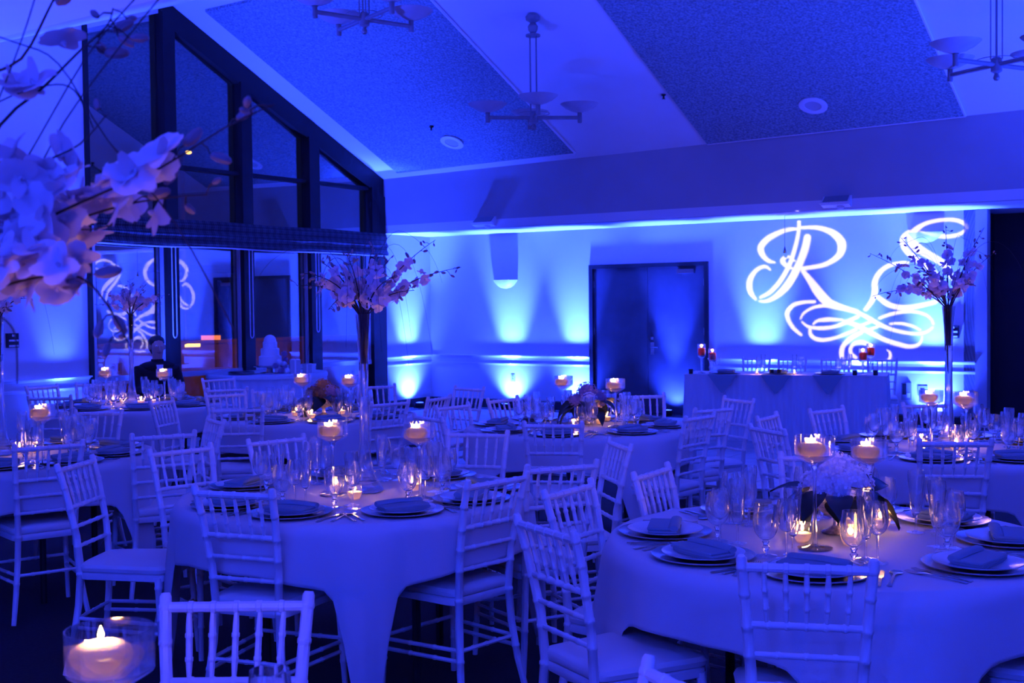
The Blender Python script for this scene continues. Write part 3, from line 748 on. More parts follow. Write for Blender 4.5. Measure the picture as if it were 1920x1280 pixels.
def flat(outline, thick, curve):
    """cutlery: outline list of (x, y) half widths along y"""
    V = []; F = []; n = len(outline)
    for y, hw, z in outline:
        V += [(-hw, y, z), (hw, y, z), (hw, y, z+thick), (-hw, y, z+thick)]
    for i in range(n-1):
        for a in range(4): F.append((i*4+a, i*4+(a+1) % 4, (i+1)*4+(a+1) % 4, (i+1)*4+a))
    F += [(0, 3, 2, 1), (n*4-4, n*4-3, n*4-2, n*4-1)]
    return MB().add(V, F)
knife_me = flat([(-.11, .006, 0), (-.10, .008, 0), (-.02, .005, .002), (0, .005, .002), (.01, .009, .001), (.09, .0095, 0), (.11, .002, 0)], .0025, 0).mesh('knife', 'steel')
spoon_me = flat([(-.10, .008, 0), (-.08, .005, .001), (.03, .0032, .005), (.05, .008, .004), (.07, .019, .001), (.09, .020, .001), (.105, .010, .003)], .002, 0).mesh('spoon', 'steel')
fk = flat([(-.10, .008, 0), (-.08, .005, .001), (.03, .0035, .005), (.045, .010, .004), (.06, .012, .002)], .002, 0)
for x in (-.010, -.0034, .0034, .010): fk.tube([(x, .058, .003), (x, .085, .001), (x*.95, .105, .005)], [.0018, .0017, .0012], 4)
fork_me = fk.mesh('fork', 'steel')
dirs = {}
def octant(a):
    a = a % 360
    names = ['right', 'far right', 'far', 'far left', 'left', 'near left', 'near', 'near right']
    return names[int(((a+22.5) % 360)//45)]
for kx, (c, rot, phrase, seats) in TAB.items():
    used = {}
    for a in seats:
        nm = octant(a); used.setdefault(nm, []).append(a)
    for a in seats:
        nm = octant(a); grp = sorted(used[nm])
        where = nm+' seat' if len(grp) == 1 else ('%s %s seat' % (('first', 'second', 'third')[grp.index(a)], nm))
        ar = math.radians(a); d = Vector((cos(ar), sin(ar), 0)); rz = ar+PI/2; rad = .575
        base = Vector((c[0], c[1], TZ+.0055))+d*rad
        RZ = Matrix.Rotation(rz, 3, 'Z')
        jit = random.Random(int(a)+ord(kx))
        def at(x, y, z=0): return base+RZ@Vector((x+jit.uniform(-.008, .008), y+jit.uniform(-.008, .008), z))
        def lb(s): return '%s at the %s of the %s' % (s, where, phrase)
        cc = at(0, 0)
        o = put('charger_plate', charger_me, None, cc, (0, 0, rz)); tag(o, lb('silver rimmed charger'), 'charger', 'charger plates on the guest tables')
        o = put('dinner_plate', plate_me, None, cc+Vector((0, 0, .0045)), (0, 0, rz)); tag(o, lb('white dinner plate'), 'plate', 'dinner plates on the guest tables')
        o = put('folded_napkin', napkin_me, None, cc+Vector((0, 0, .0092)), (0, 0, rz+jit.uniform(-.35, .35))); tag(o, lb('folded napkin'), 'napkin', 'folded napkins on the plates')
        for gn, x, y, ss in (('water_goblet', .10, .19, 'short stemmed water goblet'), ('wine_glass', .175, .205, 'slim stemmed wine glass'), ('flute_glass', .14, .265, 'tall champagne flute')):
            p = at(x, y)
            if kx in 'AB':
                r = thing(gn, lb(ss), 'glass', p, jit.uniform(0, 6), gn.replace('_', ' ')+'s on the guest tables')
                for q, s_ in zip(GL[gn][:3], ('bowl', 'stem', 'foot')): put(s_, q, r)
            else:
                o = put(gn, GL[gn][3], None, p, (0, 0, jit.uniform(0, 6))); tag(o, lb(ss), 'glass', gn.replace('_', ' ')+'s on the guest tables')
        if kx in 'ABDEH':
            for cn, me, x, ss in (('fork', fork_me, -.192, 'outer steel fork'), ('fork', fork_me, -.225, 'inner steel fork'), ('knife', knife_me, .19, 'steel knife'), ('spoon', spoon_me, .222, 'steel spoon')):
                if cn == 'fork': ss = 'steel dinner fork' if x == -.192 else 'steel salad fork'
                o = put(cn, me, None, at(x, .0, .0005), (0, 0, rz+jit.uniform(-.08, .08))); tag(o, lb(ss), cn, 'cutlery on the guest tables')
# glass at the bottom edge on the nearest table
r = thing('wine_glass', 'rim of a stemmed glass at the bottom edge before the foreground chair', 'glass', (-.36, 1.70, TZ+.006), 0)
for q, s_ in zip(GL['wine_glass'][:3], ('bowl', 'stem', 'foot')): put(s_, q, r, None, None, (1.05, 1.05, 1.5))

# ------------------------------------------------------------------ candles
flame_me = MB().lathe([(.0005, 0), (.0045, .005), (.0058, .011), (.004, .019), (.0005, .030)], 10).mesh('flame', 'flame')
wick_me = MB().tube([(0, 0, 0), (0, 0, .007)], .001, 5).mesh('wick', 'wick')
CAND = (1.0, .44, .13)
VP, HP = .8, 2.4
def flame(parent, z, s=1.0, p=1.0):
    put('wick', wick_me, parent, (0, 0, z-.001)); put('flame', flame_me, parent, (0, 0, z+.004), None, (s, s, s))
    light('candle_light', 'POINT', (0, 0, z+.0145), p, CAND, None, parent, shadow_soft_size=.012)
votive_me = MB().lathe([(.001, .003), (.022, .003), (.029, .015), (.0335, .032), (.031, .052), (.028, .066), (.0275, .066), (.0305, .052), (.033, .032), (.0285, .0155), (.021, 0), (.001, 0)], 24).mesh('cup', 'glass')
vwax_me = MB().lathe([(.001, .005), (.021, .005), (.028, .016), (.0322, .032), (.001, .0335)], 24).mesh('wax', 'wax')
def votive(x, y, label, zt=TZ+.0055, p=VP):
    r = thing('votive_candle', label, 'candle', (x, y, zt), 0, 'votive candles on the tables')
    put('glass_cup', votive_me, r); put('wax', vwax_me, r); flame(r, .0335, .9, p)
hb = {}
def holder(x, y, H, label, zt=TZ+.0055, p=HP, wax='wax', scale=1.0, lean=0):
    key = (round(H, 3), wax)
    if key not in hb:
        z1 = H-.066
        hb[key] = (MB().lathe([(.001, .002), (.055, .002), (.058, .004), (.03, .008), (.010, .014), (.0065, .03), (.006, z1-.08), (.0085, z1-.045)], 22).mesh('stem', 'stemg'),
                   MB().lathe([(.0085, z1-.045), (.016, z1-.03), (.045, z1-.012), (.064, z1), (.066, z1+.004), (.066, H), (.0635, H), (.0635, z1+.006), (.04, z1-.008), (.006, z1-.025)], 30).mesh('bowl', 'bowlg'),
                   MB().lathe([(.005, z1-.024), (.04, z1-.007), (.0628, z1+.007), (.0628, z1+.034), (.001, z1+.034)], 26).mesh('water', 'water'),
                   MB().lathe([(.001, -.022), (.026, -.019), (.042, -.004), (.047, .010), (.044, .019), (.030, .027), (.012, .030), (.001, .029)], 24).mesh('floating_candle', wax))
    st_, bo_, wa_, ca_ = hb[key]; z1 = H-.066
    r = thing('candle_holder', label, 'candle holder', (x, y, zt), 0, 'stemmed floating candle holders')
    put('stem', st_, r); put('bowl', bo_, r); put('water', wa_, r)
    off = (-.012, -.004)
    cn = put('floating_candle', ca_, r, (off[0], off[1], z1+.018)); 
    put('wick', wick_me, cn, (0, 0, .028)); put('flame', flame_me, cn, (0, 0, .032), None, (.85, .85, .7))
    light('candle_light', 'POINT', (off[0], off[1], z1+.018+.0405), p, CAND, None, r, shadow_soft_size=.013)
for x, y, H, l in ((1.00, 3.88, .375, 'tall stemmed floating candle in front of the hydrangeas, front right table'), (1.30, 4.27, .315, 'stemmed floating candle just right of the hydrangeas, front right table'),
                   (-.79, 5.12, .325, 'stemmed floating candle left of the centre vase'), (-.40, 5.00, .325, 'stemmed floating candle right of the centre vase'),
                   (.36, 8.25, .325, 'stemmed floating candle left of the mauve flowers, middle table'), (.69, 7.86, .325, 'stemmed floating candle right of the mauve flowers, middle table'),
                   (2.33, 6.52, .325, 'stemmed floating candle before the wall glow, back right table'), (2.46, 6.36, .325, 'stemmed floating candle right of the right tall vase'),
                   (-1.59, 8.87, .325, 'stemmed floating candle before the cake table skirt'), (-1.20, 8.66, .325, 'stemmed floating candle just left of the centre vase stem, far table'),
                   (-3.55, 10.24, .325, 'stemmed floating candle left of the far left vase'), (-2.94, 9.90, .325, 'stemmed floating candle right of the far left vase, before the seated person'),
                   (-2.50, 6.22, .325, 'stemmed floating candle in front of the left wall chair'), (-.615, 1.765, .335, 'large stemmed floating candle in the bottom left corner')):
    holder(x, y, H, l, p=HP*1.25 if y > 2 else 6.0)
for x, y, l in ((.985, 3.99, 'votive at the foot of the tall front right candle'), (1.22, 4.25, 'votive right behind the silver compote, front right table'), (1.33, 4.22, 'votive at the right of the silver compote, front right table'), (1.13, 3.93, 'votive behind the clustered glasses, front right table'),
                (-.79, 5.20, 'votive behind the flute glass, left of the centre vase'), (-.68, 5.00, 'votive directly before the foot of the centre vase'), (-.445, 5.21, 'votive right of the centre vase, alone on the cloth'),
                (.60, 8.05, 'votive right below the mauve flowers, middle table'), (.40, 7.74, 'votive framed by the nearest chair of the middle table'), (.66, 8.25, 'votive behind the glasses of the middle table'),
                (2.31, 6.62, 'votive left of the right tall vase'), (2.56, 6.60, 'votive right of the right tall vase'), (2.43, 6.42, 'votive before the right tall vase'), (2.55, 6.80, 'votive behind the right tall vase'),
                (-1.66, 8.95, 'votive left of the dark flowers, outer one'), (-1.58, 9.02, 'votive left of the dark flowers, inner one'), (-1.50, 8.72, 'votive before the dark flowers'), (-1.32, 9.02, 'votive right of the dark flowers'),
                (-3.53, 10.34, 'votive left of the far left vase, outer one'), (-3.42, 10.30, 'votive left of the far left vase, inner one'), (-3.25, 10.24, 'votive right of the far left vase, inner one'), (-3.17, 10.30, 'votive right of the far left vase, outer one'),
                (-2.86, 6.75, 'votive left of the chair post on the left table'), (-2.77, 6.78, 'votive right of the chair post on the left table')):
    votive(x, y, l)

# ------------------------------------------------------------------ tall vases and orchid sprays
vase_me = MB().lathe([(.001, .003), (.075, .003), (.083, .008), (.078, .02), (.055, .05), (.036, .10), (.026, .17), (.0215, .28), (.020, .42), (.0215, .56), (.026, .68), (.036, .79), (.0345, .79), (.0245, .68), (.0185, .42), (.0195, .28), (.024, .17), (.034, .10), (.05, .055), (.001, .045)], 28).mesh('vase', 'vase')
VH = .79
def petal_strip(L, W, curl, tilt, a):
    """one petal pointing along angle a in the local xy plane, facing +z"""
    V = []; F = []
    for i in range(6):
        u = i/5; w = W*max(.12, (sin(PI*(.08+.86*u**.85)))**.62)
        y = L*u; z = tilt*u*L+curl*u*u
        for q in (-1, 0, 1):
            x = q*w; zz = z+(.15*w if q else 0)
            V.append((x*cos(a)-y*sin(a), x*sin(a)+y*cos(a), zz))
    for i in range(5):
        for q in range(2): F.append((i*3+q, i*3+q+1, (i+1)*3+q+1, (i+1)*3+q))
    return V, F
blossoms = []
for kx in range(3):
    b = MB(); rr = random.Random(kx)
    for i, (a, L, W) in enumerate(((0, .027, .011), (2.2, .027, .0105), (-2.2, .027, .0105), (1.2, .028, .0165), (-1.2, .028, .0165))):
        b.add(*petal_strip(L, W, rr.uniform(-.012, .006), rr.uniform(.1, .5), a+rr.uniform(-.1, .1)))
    b.add(*petal_strip(.015, .008, .01, .9, PI))
    b.lathe([(.001, -.006), (.004, -.002), (.002, .006)], 6)
    blossoms.append(b.mesh('blossom', 'petal'))
bud_me = MB().ball((0, 0, .012), (.006, .006, .013), 7, 5).mesh('bud', 'bud')
def spray(root, pts, nb_, nbud, rnd, r0=.0045, scale=1.0, start=.35, dense=1):
    """an orchid stem along pts: blossoms on the inner part, buds to the tip"""
    br = MB().tube(pts, [r0*(1-.75*i/(len(pts)-1)) for i in range(len(pts))], 6)
    n = len(pts)-1
    def at(u):
        x = u*n; i = min(int(x), n-1); return Vector(pts[i]).lerp(Vector(pts[i+1]), x-i), (Vector(pts[i+1])-Vector(pts[i])).normalized()
    buds = []
    for i in range(nbud):
        u = .74+.25*i/max(1, nbud-1); p, d = at(u)
        side = Vector((rnd.uniform(-1, 1), rnd.uniform(-1, 1), rnd.uniform(-.8, .9))).normalized()
        q = p+side*rnd.uniform(.012, .03)*scale
        br.tube([p, p.lerp(q, .6)+Vector((0, 0, .004)), q], .0011, 4); buds.append((q, (side+d*.6).normalized(), u))
    bo = br.build('branch', 'bark', root)
    for q, d, u in buds:
        s_ = scale*(1.25-.6*(u-.74)/.25); o = put('bud', bud_me, bo, q, d.to_track_quat('Z', 'Y').to_euler(), (s_, s_, s_))
    for i in range(nb_):
        u = start+(.74-start)*(i+rnd.random()*.6)/nb_; p, d = at(u)
        side = Vector((rnd.uniform(-1, 1), rnd.uniform(-1, .8), rnd.uniform(-.6, 1))); side = (side-d*side.dot(d)*.6).normalized()
        s_ = scale*rnd.uniform(.85, 1.2)
        e = side.to_track_quat('Z', 'Y').to_euler(); e.rotate_axis('Z', rnd.uniform(0, 6.28))
        put('blossom', rnd.choice(blossoms), bo, p+side*rnd.uniform(.008, .035)*scale, e, (s_, s_, s_))
def grasses(root, n, rnd, spread, top, zb, rad=.0011, fall=1.0):
    b = MB()
    for i in range(n):
        a = rnd.uniform(0, 2*PI); r = spread*rnd.uniform(.5, 1.0); h = top*rnd.uniform(.6, 1.1); dr = rnd.uniform(.0, .5)*fall
        p0 = Vector((rnd.uniform(-.01, .01), rnd.uniform(-.01, .01), zb)); d = Vector((cos(a), sin(a), 0))
        pts = [p0, p0+d*r*.15+Vector((0, 0, h*.6)), p0+d*r*.45+Vector((0, 0, h)), p0+d*r*.8+Vector((0, 0, h*.9)), p0+d*r*1.1+Vector((0, 0, h*.9-dr*.6)), p0+d*r*1.2+Vector((0, 0, h*.8-dr))]
        q = []
        for j in range(len(pts)-2): q += bez((pts[j]+pts[j+1])/2 if j else pts[0], pts[j+1], (pts[j+1]+pts[j+2])/2 if j < len(pts)-3 else pts[-1], 5)[:-1]
        q.append(pts[-1]); b.tube(q, [rad*(1-.6*i2/len(q)) for i2 in range(len(q))], 4)
    b.build('willow_strand', 'bark', root)
def arrangement(x, y, label, vlabel, tips, seed, zt=TZ+.0055, nbl=8, nbud=6, ngrass=9, scale=1.0, spread=.42):
    rnd = random.Random(seed)
    v = thing('trumpet_vase', vlabel, 'vase', (x, y, zt), rnd.uniform(0, 6), 'tall glass vases'); put('glass_body', vase_me, v)
    r = thing('orchid_arrangement', label, 'flowers', (x, y, zt), 0, 'orchid arrangements in tall vases')
    for (dx, dy, dz, bend) in tips:
        p0 = Vector((dx*.03, dy*.03, VH-.22)); p1 = Vector((dx*.06, dy*.06, VH)); tip = Vector((dx, dy, VH+dz))
        mid = Vector((dx*.38, dy*.38, VH+max(dz, .05)*.5+bend))
        pts = [p0, p1]+bez(p1, mid, tip, 9)[1:]
        spray(r, pts, nbl, nbud, rnd, scale=scale, start=.30)
    st = MB()
    for i in range(6):
        a = rnd.uniform(0, 6.28); st.tube([(.008*cos(a), .008*sin(a), VH-.30+rnd.uniform(-.1, .1)), (.012*cos(a+.5), .012*sin(a+.5), VH-.1), (.022*cos(a), .022*sin(a), VH+.02), (.06*cos(a), .06*sin(a), VH+.16)], .0019, 5)
    st.build('stem_bundle', 'bark', r)
    grasses(r, ngrass, rnd, spread, .42, VH-.05)
TB = [(.44, -.05, .20, .06), (.32, .10, .33, .03), (.24, -.12, .10, .05), (-.30, .05, .13, .08), (-.24, -.10, .18, .08), (-.21, .15, .24, .06), (-.05, -.12, .26, .05), (.03, .14, .30, .04), (-.14, -.08, .02, .12), (.12, .02, .24, .05), (-.10, .05, .16, .1), (.16, -.15, .16, .06)]
arrangement(-.66, 5.20, 'pale orchid spray in the tall vase of the front centre table', 'tall clear trumpet vase on the front centre table', TB, 11, nbl=9)
TE = [(-.44, 0, .30, .03), (-.40, .1, .06, .12), (-.30, -.1, .38, .02), (.02, .1, .46, .0), (.22, .05, .44, .02), (.23, -.1, .30, .05), (.16, .1, .2, .08), (-.2, -.1, .2, .08), (-.12, .12, .22, .05), (.1, -.1, .12, .08), (-.25, .1, .1, .1)]
arrangement(2.45, 6.58, 'dim orchid spray before the projected letters, in the right tall vase', 'tall clear trumpet vase on the back right table', TE, 12, nbl=9)
TG = [(.34, 0, .16, .08), (-.32, .1, .08, .08), (.18, -.1, .26, .05), (-.12, .1, .30, .04), (0, 0, .3, .04), (.25, .1, .08, .1), (-.2, -.1, .2, .06), (.1, .1, .2, .05)]
arrangement(-3.34, 10.28, 'pink orchid spray in front of the window glass on the far left table', 'tall clear trumpet vase on the far left table', TG, 13, nbl=7, nbud=4, ngrass=5)
TH = [(.20, 0, .10, .08), (-.32, .1, .12, .08), (.1, -.1, .05, .05), (-.12, .1, .20, .04), (0, 0, .2, .04)]
arrangement(-2.94, 6.72, 'dim orchid spray at the left edge above the left table', 'tall clear trumpet vase at the left edge of the photo', TH, 14, nbl=4, nbud=4, ngrass=6, spread=.3)
# nearest arrangement: long branches reaching into the upper left of the view
NV = Vector((-.95, 1.62, TZ+.0055))
v = thing('trumpet_vase', 'tall clear trumpet vase of the nearest table, left of the view', 'vase', NV, 0, 'tall glass vases'); put('glass_body', vase_me, v)
nr = thing('orchid_arrangement', 'large pale blossom branches filling the upper left of the photo', 'flowers', NV, 0, 'orchid arrangements in tall vases')
def W(px, py, d):      # a point at distance d straight ahead, read off the photograph once, in the arrangement's frame
    q = Vector((0, 0, CAM_H))+(fwd+rt*((px-960)/2200)-up*((py-640)/2200))*(d/ (fwd+rt*((px-960)/2200)-up*((py-640)/2200)).y)
    return q-NV
rn = random.Random(5)
mouth = Vector((.02, 0, VH-.02))
BR = [   # through points (px, py, distance), blossoms, buds
 ([(-150, 560, 1.60), (0, 455, 1.58), (150, 380, 1.56), (300, 315, 1.55), (420, 240, 1.55), (515, 195, 1.55)], 16, 5, .16),
 ([(-120, 420, 1.66), (0, 235, 1.64), (80, 165, 1.62), (150, 95, 1.6), (200, 50, 1.6), (212, 15, 1.6)], 3, 7, .1),
 ([(-150, 600, 1.52), (-20, 545, 1.50), (70, 520, 1.5), (150, 520, 1.5), (200, 570, 1.5), (245, 650, 1.5)], 12, 6, .1),
 ([(-140, 540, 1.70), (0, 470, 1.70), (120, 420, 1.68), (230, 385, 1.66), (320, 370, 1.66), (390, 365, 1.66)], 16, 4, .16),
 ([(-140, 470, 1.58), (-30, 380, 1.56), (30, 330, 1.55), (90, 300, 1.55), (150, 270, 1.55), (200, 215, 1.55)], 8, 2, .2),
 ([(-130, 520, 1.62), (-40, 470, 1.6), (40, 450, 1.6), (110, 430, 1.6), (170, 430, 1.6), (215, 420, 1.6)], 20, 0, .15),
 ([(-130, 560, 1.55), (-50, 510, 1.54), (10, 490, 1.54), (60, 480, 1.54), (110, 500, 1.54), (140, 520, 1.54)], 16, 0, .15),
 ([(-150, 330, 1.75), (-40, 160, 1.75), (40, 110, 1.75), (90, 20, 1.75), (130, -60, 1.75), (150, -90, 1.75)], 0, 3, .5),
]
for pts, nbl, nbud, st_ in BR:
    P = [Vector((0, 0, VH-.3)), mouth]+[W(*p) for p in pts]
    q = []
    for i in range(len(P)-1):
        a = P[max(i-1, 0)]; b2 = P[i]; c2 = P[i+1]; d2 = P[min(i+2, len(P)-1)]
        for u in (0, .33, .66): q.append(.5*((2*b2)+(c2-a)*u+(2*a-5*b2+4*c2-d2)*u*u+(3*b2-a-3*c2+d2)*u**3))
    q.append(P[-1])
    spray(nr, q, nbl, nbud, rn, r0=.0036, scale=1.12, start=.42)
b = MB()
for pts in ([(-100, 420, 1.6), (20, 130, 1.6), (70, -20, 1.6), (90, -120, 1.6)], [(-100, 520, 1.6), (30, 330, 1.6), (160, 110, 1.6), (260, -10, 1.6)], [(-100, 260, 1.6), (0, 190, 1.6), (90, 160, 1.6), (140, 170, 1.6), (175, 240, 1.6)],
            [(-100, 480, 1.6), (20, 400, 1.6), (120, 230, 1.6), (215, 100, 1.6), (330, -40, 1.6)], [(-100, 40, 1.6), (30, 80, 1.6), (110, 120, 1.6), (200, 260, 1.6), (330, 420, 1.6), (440, 620, 1.6)], [(-60, 560, 1.5), (10, 600, 1.5), (30, 640, 1.5), (32, 720, 1.5)]):
    P = [W(*p) for p in pts]; q = []
    for i in range(len(P)-1):
        a = P[max(i-1, 0)]; b2 = P[i]; c2 = P[i+1]; d2 = P[min(i+2, len(P)-1)]
        for u in (0, .25, .5, .75): q.append(.5*((2*b2)+(c2-a)*u+(2*a-5*b2+4*c2-d2)*u*u+(3*b2-a-3*c2+d2)*u**3))
    q.append(P[-1]); b.tube([mouth]+q, .0011, 5)
b.build('willow_strand', 'bark', nr)
light('candle_light', 'POINT', NV+Vector((.12, -.10, .40)), 1.0, CAND, None, None, shadow_soft_size=.02)
holder(NV.x+.12, NV.y-.10, .33, 'stemmed floating candle under the blossom branch, left of the view')

# ------------------------------------------------------------------ hydrangea centrepieces
def floret_head(R, m, seed, n=70):
    rr = random.Random(seed); b = MB()
    for i in range(n):
        z = 1-1.75*(i+.5)/n; a = i*2.39996; q = math.sqrt(max(0, 1-z*z)); d = Vector((q*cos(a), q*sin(a), z)); d = (d+Vector((rr.uniform(-.08, .08),)*3)).normalized()
        u = d.cross(Vector((.3, .2, 1))).normalized(); w = d.cross(u); p = d*R*rr.uniform(.86, 1.05); s_ = R*.24; t0 = rr.uniform(0, 1.5)
        for k_ in range(4):
            a2 = t0+k_*PI/2; e = u*cos(a2)+w*sin(a2); f = d.cross(e)
            b.add([p, p+e*s_*.6+f*s_*.42+d*.003, p+e*s_+d*.006, p+e*s_*.6-f*s_*.42+d*.003], [(0, 1, 2, 3)])
    b.ball((0, 0, 0), R*.82, 10, 7)
    return b.mesh('hydrangea_head', m, True)
heads = {m: [floret_head(.062, m, i) for i in range(2)] for m in ('hyd', 'hydp', 'rust')}
def leaf_mesh():
    V = []; F = []
    for i in range(7):
        u = i/6; w = .036*sin(PI*u**.85); y = .13*u; z = .02*sin(PI*u)-.03*u*u
        V += [(-w, y, z+.006), (0, y, z), (w, y, z+.006)]
    for i in range(6):
        for q in range(2): F.append((i*3+q, i*3+q+1, (i+1)*3+q+1, (i+1)*3+q))
    return MB().add(V, F).mesh('leaf', 'leaf')
leaf_me = leaf_mesh()
comp_me = MB().lathe([(.001, .004), (.05, .004), (.052, .008), (.03, .016), (.012, .03), (.010, .05), (.016, .062), (.05, .075), (.075, .10), (.085, .135), (.082, .135), (.07, .10), (.045, .082), (.001, .075)], 28).mesh('compote', 'mercury')
def centrepiece(x, y, mats, label, clabel, seed, n=7, R=1.0, zt=TZ+.0055):
    rr = random.Random(seed)
    tag(put('footed_compote', comp_me, None, (x, y, zt)), clabel, 'bowl', 'silvered compotes')
    r = thing('flower_centrepiece', label, 'flowers', (x, y, zt+.13), rr.uniform(0, 6))
    for i in range(n):
        if i == 0: p = Vector((0, 0, .09))
        else:
            a = 2*PI*i/(n-1)+rr.uniform(-.2, .2); p = Vector((cos(a)*.068*R, sin(a)*.068*R, rr.uniform(.015, .05)))
        m = mats[i % len(mats)]; s_ = rr.uniform(.85, 1.1)
        put('hydrangea_head', rr.choice(heads[m]), r, p, (rr.uniform(-.4, .4), rr.uniform(-.4, .4), rr.uniform(0, 6)), (s_, s_, s_))
    for i in range(20):
        a = 2*PI*i/20+rr.uniform(-.2, .2); dn = rr.uniform(-.9, .35); s_ = rr.uniform(.95, 1.4)
        put('leaf', leaf_me, r, (cos(a)*.085, sin(a)*.085, rr.uniform(-.03, .03)), (dn, rr.uniform(-.5, .5), a-PI/2), (s_, s_, s_))
centrepiece(1.14, 4.13, ['hyd'], 'white hydrangea cluster with dark leaves, front right table', 'silvered footed compote under the white hydrangeas', 1)
centrepiece(.51, 8.08, ['hydp', 'hydp', 'hyd'], 'mauve hydrangea cluster with dark leaves before the doors', 'silvered footed compote under the mauve flowers', 2, R=1.25)
centrepiece(-1.44, 8.92, ['rust', 'hydp', 'rust'], 'rust and mauve flower cluster before the cake table', 'silvered footed compote under the rust coloured flowers', 3, R=1.15)

# ------------------------------------------------------------------ head table
HA = Vector((2.00, 13.62, 0)); HB = Vector((4.10, 12.86, 0)); hd = (HB-HA).normalized(); hn = Vector((-hd.y, hd.x, 0)); HD = .74; HLN = (HB-HA).length
HZ = .77
ht = thing('head_table', 'long head table behind its pleated skirt before the projected letters', 'table', HA, math.atan2(hd.y, hd.x))
MB().box((.01, .01, HZ-.04), (HLN-.01, HD-.01, HZ-.005)).build('tabletop', 'floorp', ht, False)
for x, y in ((.1, .08), (HLN-.1, .08), (.1, HD-.08), (HLN-.1, HD-.08)): put('leg', leg_me, ht, (x, y, 0))
hc = put('tablecloth', None, None, HA, (0, 0, math.atan2(hd.y, hd.x))); tag(hc, 'white cloth top and pleated skirt of the long head table', 'tablecloth')
def pleated(path, z0, z1, amp, step, closed=False):
    """vertical pleats along a 2-D path with outward normals"""
    P = [Vector(p) for p in path]; pts = []
    for i in range(len(P)-1):
        L = (P[i+1]-P[i]).length; n = max(2, int(L/step*6)); d = (P[i+1]-P[i]).normalized(); nn = Vector((d.y, -d.x))
        for j in range(n): pts.append((P[i].lerp(P[i+1], j/n), nn, (sum((P[a+1]-P[a]).length for a in range(i))+L*j/n)))
    pts.append((P[-1], nn, 0)) if not closed else None
    V = []; F = []; m = 6; n = len(pts)
    for j in range(m+1):
        u = j/m
        for p, nn_, s_ in pts:
            w = amp*(.25+.75*u)*(sin(2*PI*s_/step)+.4*sin(2*PI*s_/step*.37+1))
            q = p+nn_*(w+.006+.03*u); V.append((q.x, q.y, z1+(z0-z1)*u))
    for j in range(m):
        for i in range(n-1 if not closed else n): F.append((j*n+i, (j+1)*n+i, (j+1)*n+(i+1) % n, j*n+(i+1) % n))
    return MB().add(V, F)
pleated([(0, HD), (0, 0), (HLN, 0), (HLN, HD)], .015, HZ-.002, .011, .075).build('pleated_skirt', 'skirt', hc)
MB().box((-.012, -.012, HZ-.003), (HLN+.012, HD+.012, HZ+.003)).build('cloth_top', 'cloth', hc, False)
def hpt(x, y, z=0): return HA+hd*x+hn*y+Vector((0, 0, z))
HT0 = HZ+.0035
for i, (px, lab) in enumerate(((3.06, 'white chair behind the head table, first from the doors'), (3.46, 'white chair behind the head table, second from the doors'), (3.93, 'white chair behind the head table, third from the doors'), (4.42, 'white chair behind the head table, farthest from the doors'))):
    py = 14.68-(px-3.06)*.50
    chair(px, py, (-.36, -.93), lab, 'white chiavari chairs behind the head table')
for i, x in enumerate((.45, 1.05, 1.62)):
    o = thing('draped_napkin', 'dark napkin with its point hanging over the head table edge, %s from the doors' % ('first', 'second', 'third')[i], 'napkin', hpt(x, 0, 0), math.atan2(hd.y, hd.x), 'napkins on the head table')
    w = .17
    MB().prism([(-w, .20, HT0+.0005), (-w, -.052, HT0+.0005), (w, -.052, HT0+.0005), (w, .20, HT0+.0005)], (0, 0, .003)).build('flat_fold', 'napkin', o, False)
    MB().prism([(-w, -.062, HT0+.002), (w, -.062, HT0+.002), (w*.08, -.078, HZ-.20), (-w*.08, -.078, HZ-.20)], (0, .004, 0)).build('hanging_point', 'napkin', o, False)
    cp = hpt(x, .19, HT0+.004)
    tag(put('charger_plate', charger_me, None, cp), 'silver charger on the head table, %s from the doors' % ('first', 'second', 'third')[i], 'charger', 'charger plates on the head table')
    tag(put('folded_napkin', napkin_me, None, cp+Vector((0, 0, .006)), (0, 0, math.atan2(hd.y, hd.x))), 'folded napkin on the head table charger, %s from the doors' % ('first', 'second', 'third')[i], 'napkin', 'napkins on the head table')
for i, (x, y, g) in enumerate(((.33, .30, 'wine_glass'), (.28, .22, 'flute_glass'), (.80, .40, 'wine_glass'), (.86, .33, 'flute_glass'), (1.28, .40, 'wine_glass'), (1.22, .30, 'flute_glass'), (1.70, .45, 'water_goblet'), (1.76, .36, 'wine_glass'), (1.82, .46, 'flute_glass'))):
    tag(put(g, GL[g][3], None, hpt(x, y, HT0)), '%s on the head table, number %s counting from the doors' % (g.replace('_', ' '), ('one', 'two', 'three', 'four', 'five', 'six', 'seven', 'eight', 'nine')[i]), 'glass', 'glasses on the head table')
def cyl_candle(x, y, H, label, w='waxred', p=1.2):
    r = thing('pedestal_candle_vase', label, 'candle holder', hpt(x, y, HT0), 0, 'pedestal candle vases on the head table')
    MB().lathe([(.001, .002), (.045, .002), (.046, .006), (.012, .02), (.009, .06), (.014, H-.17), (.04, H-.15), (.048, H-.14), (.048, H), (.0455, H), (.0455, H-.135), (.035, H-.145), (.001, H-.15)], 24).build('glass_vase', 'vase', r)
    MB().lathe([(.001, H-.13), (.036, H-.13), (.042, H-.10), (.040, H-.055), (.03, H-.045), (.001, H-.043)], 20).build('candle', w, r)
    put('wick', wick_me, r, (0, 0, H-.044)); put('flame', flame_me, r, (0, 0, H-.04)); light('candle_light', 'POINT', (0, 0, H-.018), p, (1, .34, .10), None, r, shadow_soft_size=.012)
cyl_candle(.16, .22, .345, 'taller red glowing pedestal candle at the door end of the head table')
cyl_candle(.28, .26, .29, 'shorter red glowing pedestal candle at the door end of the head table')
cyl_candle(1.98, .18, .30, 'shorter red glowing pedestal candle at the right end of the head table')
cyl_candle(2.06, .26, .35, 'taller red glowing pedestal candle at the right end of the head table')
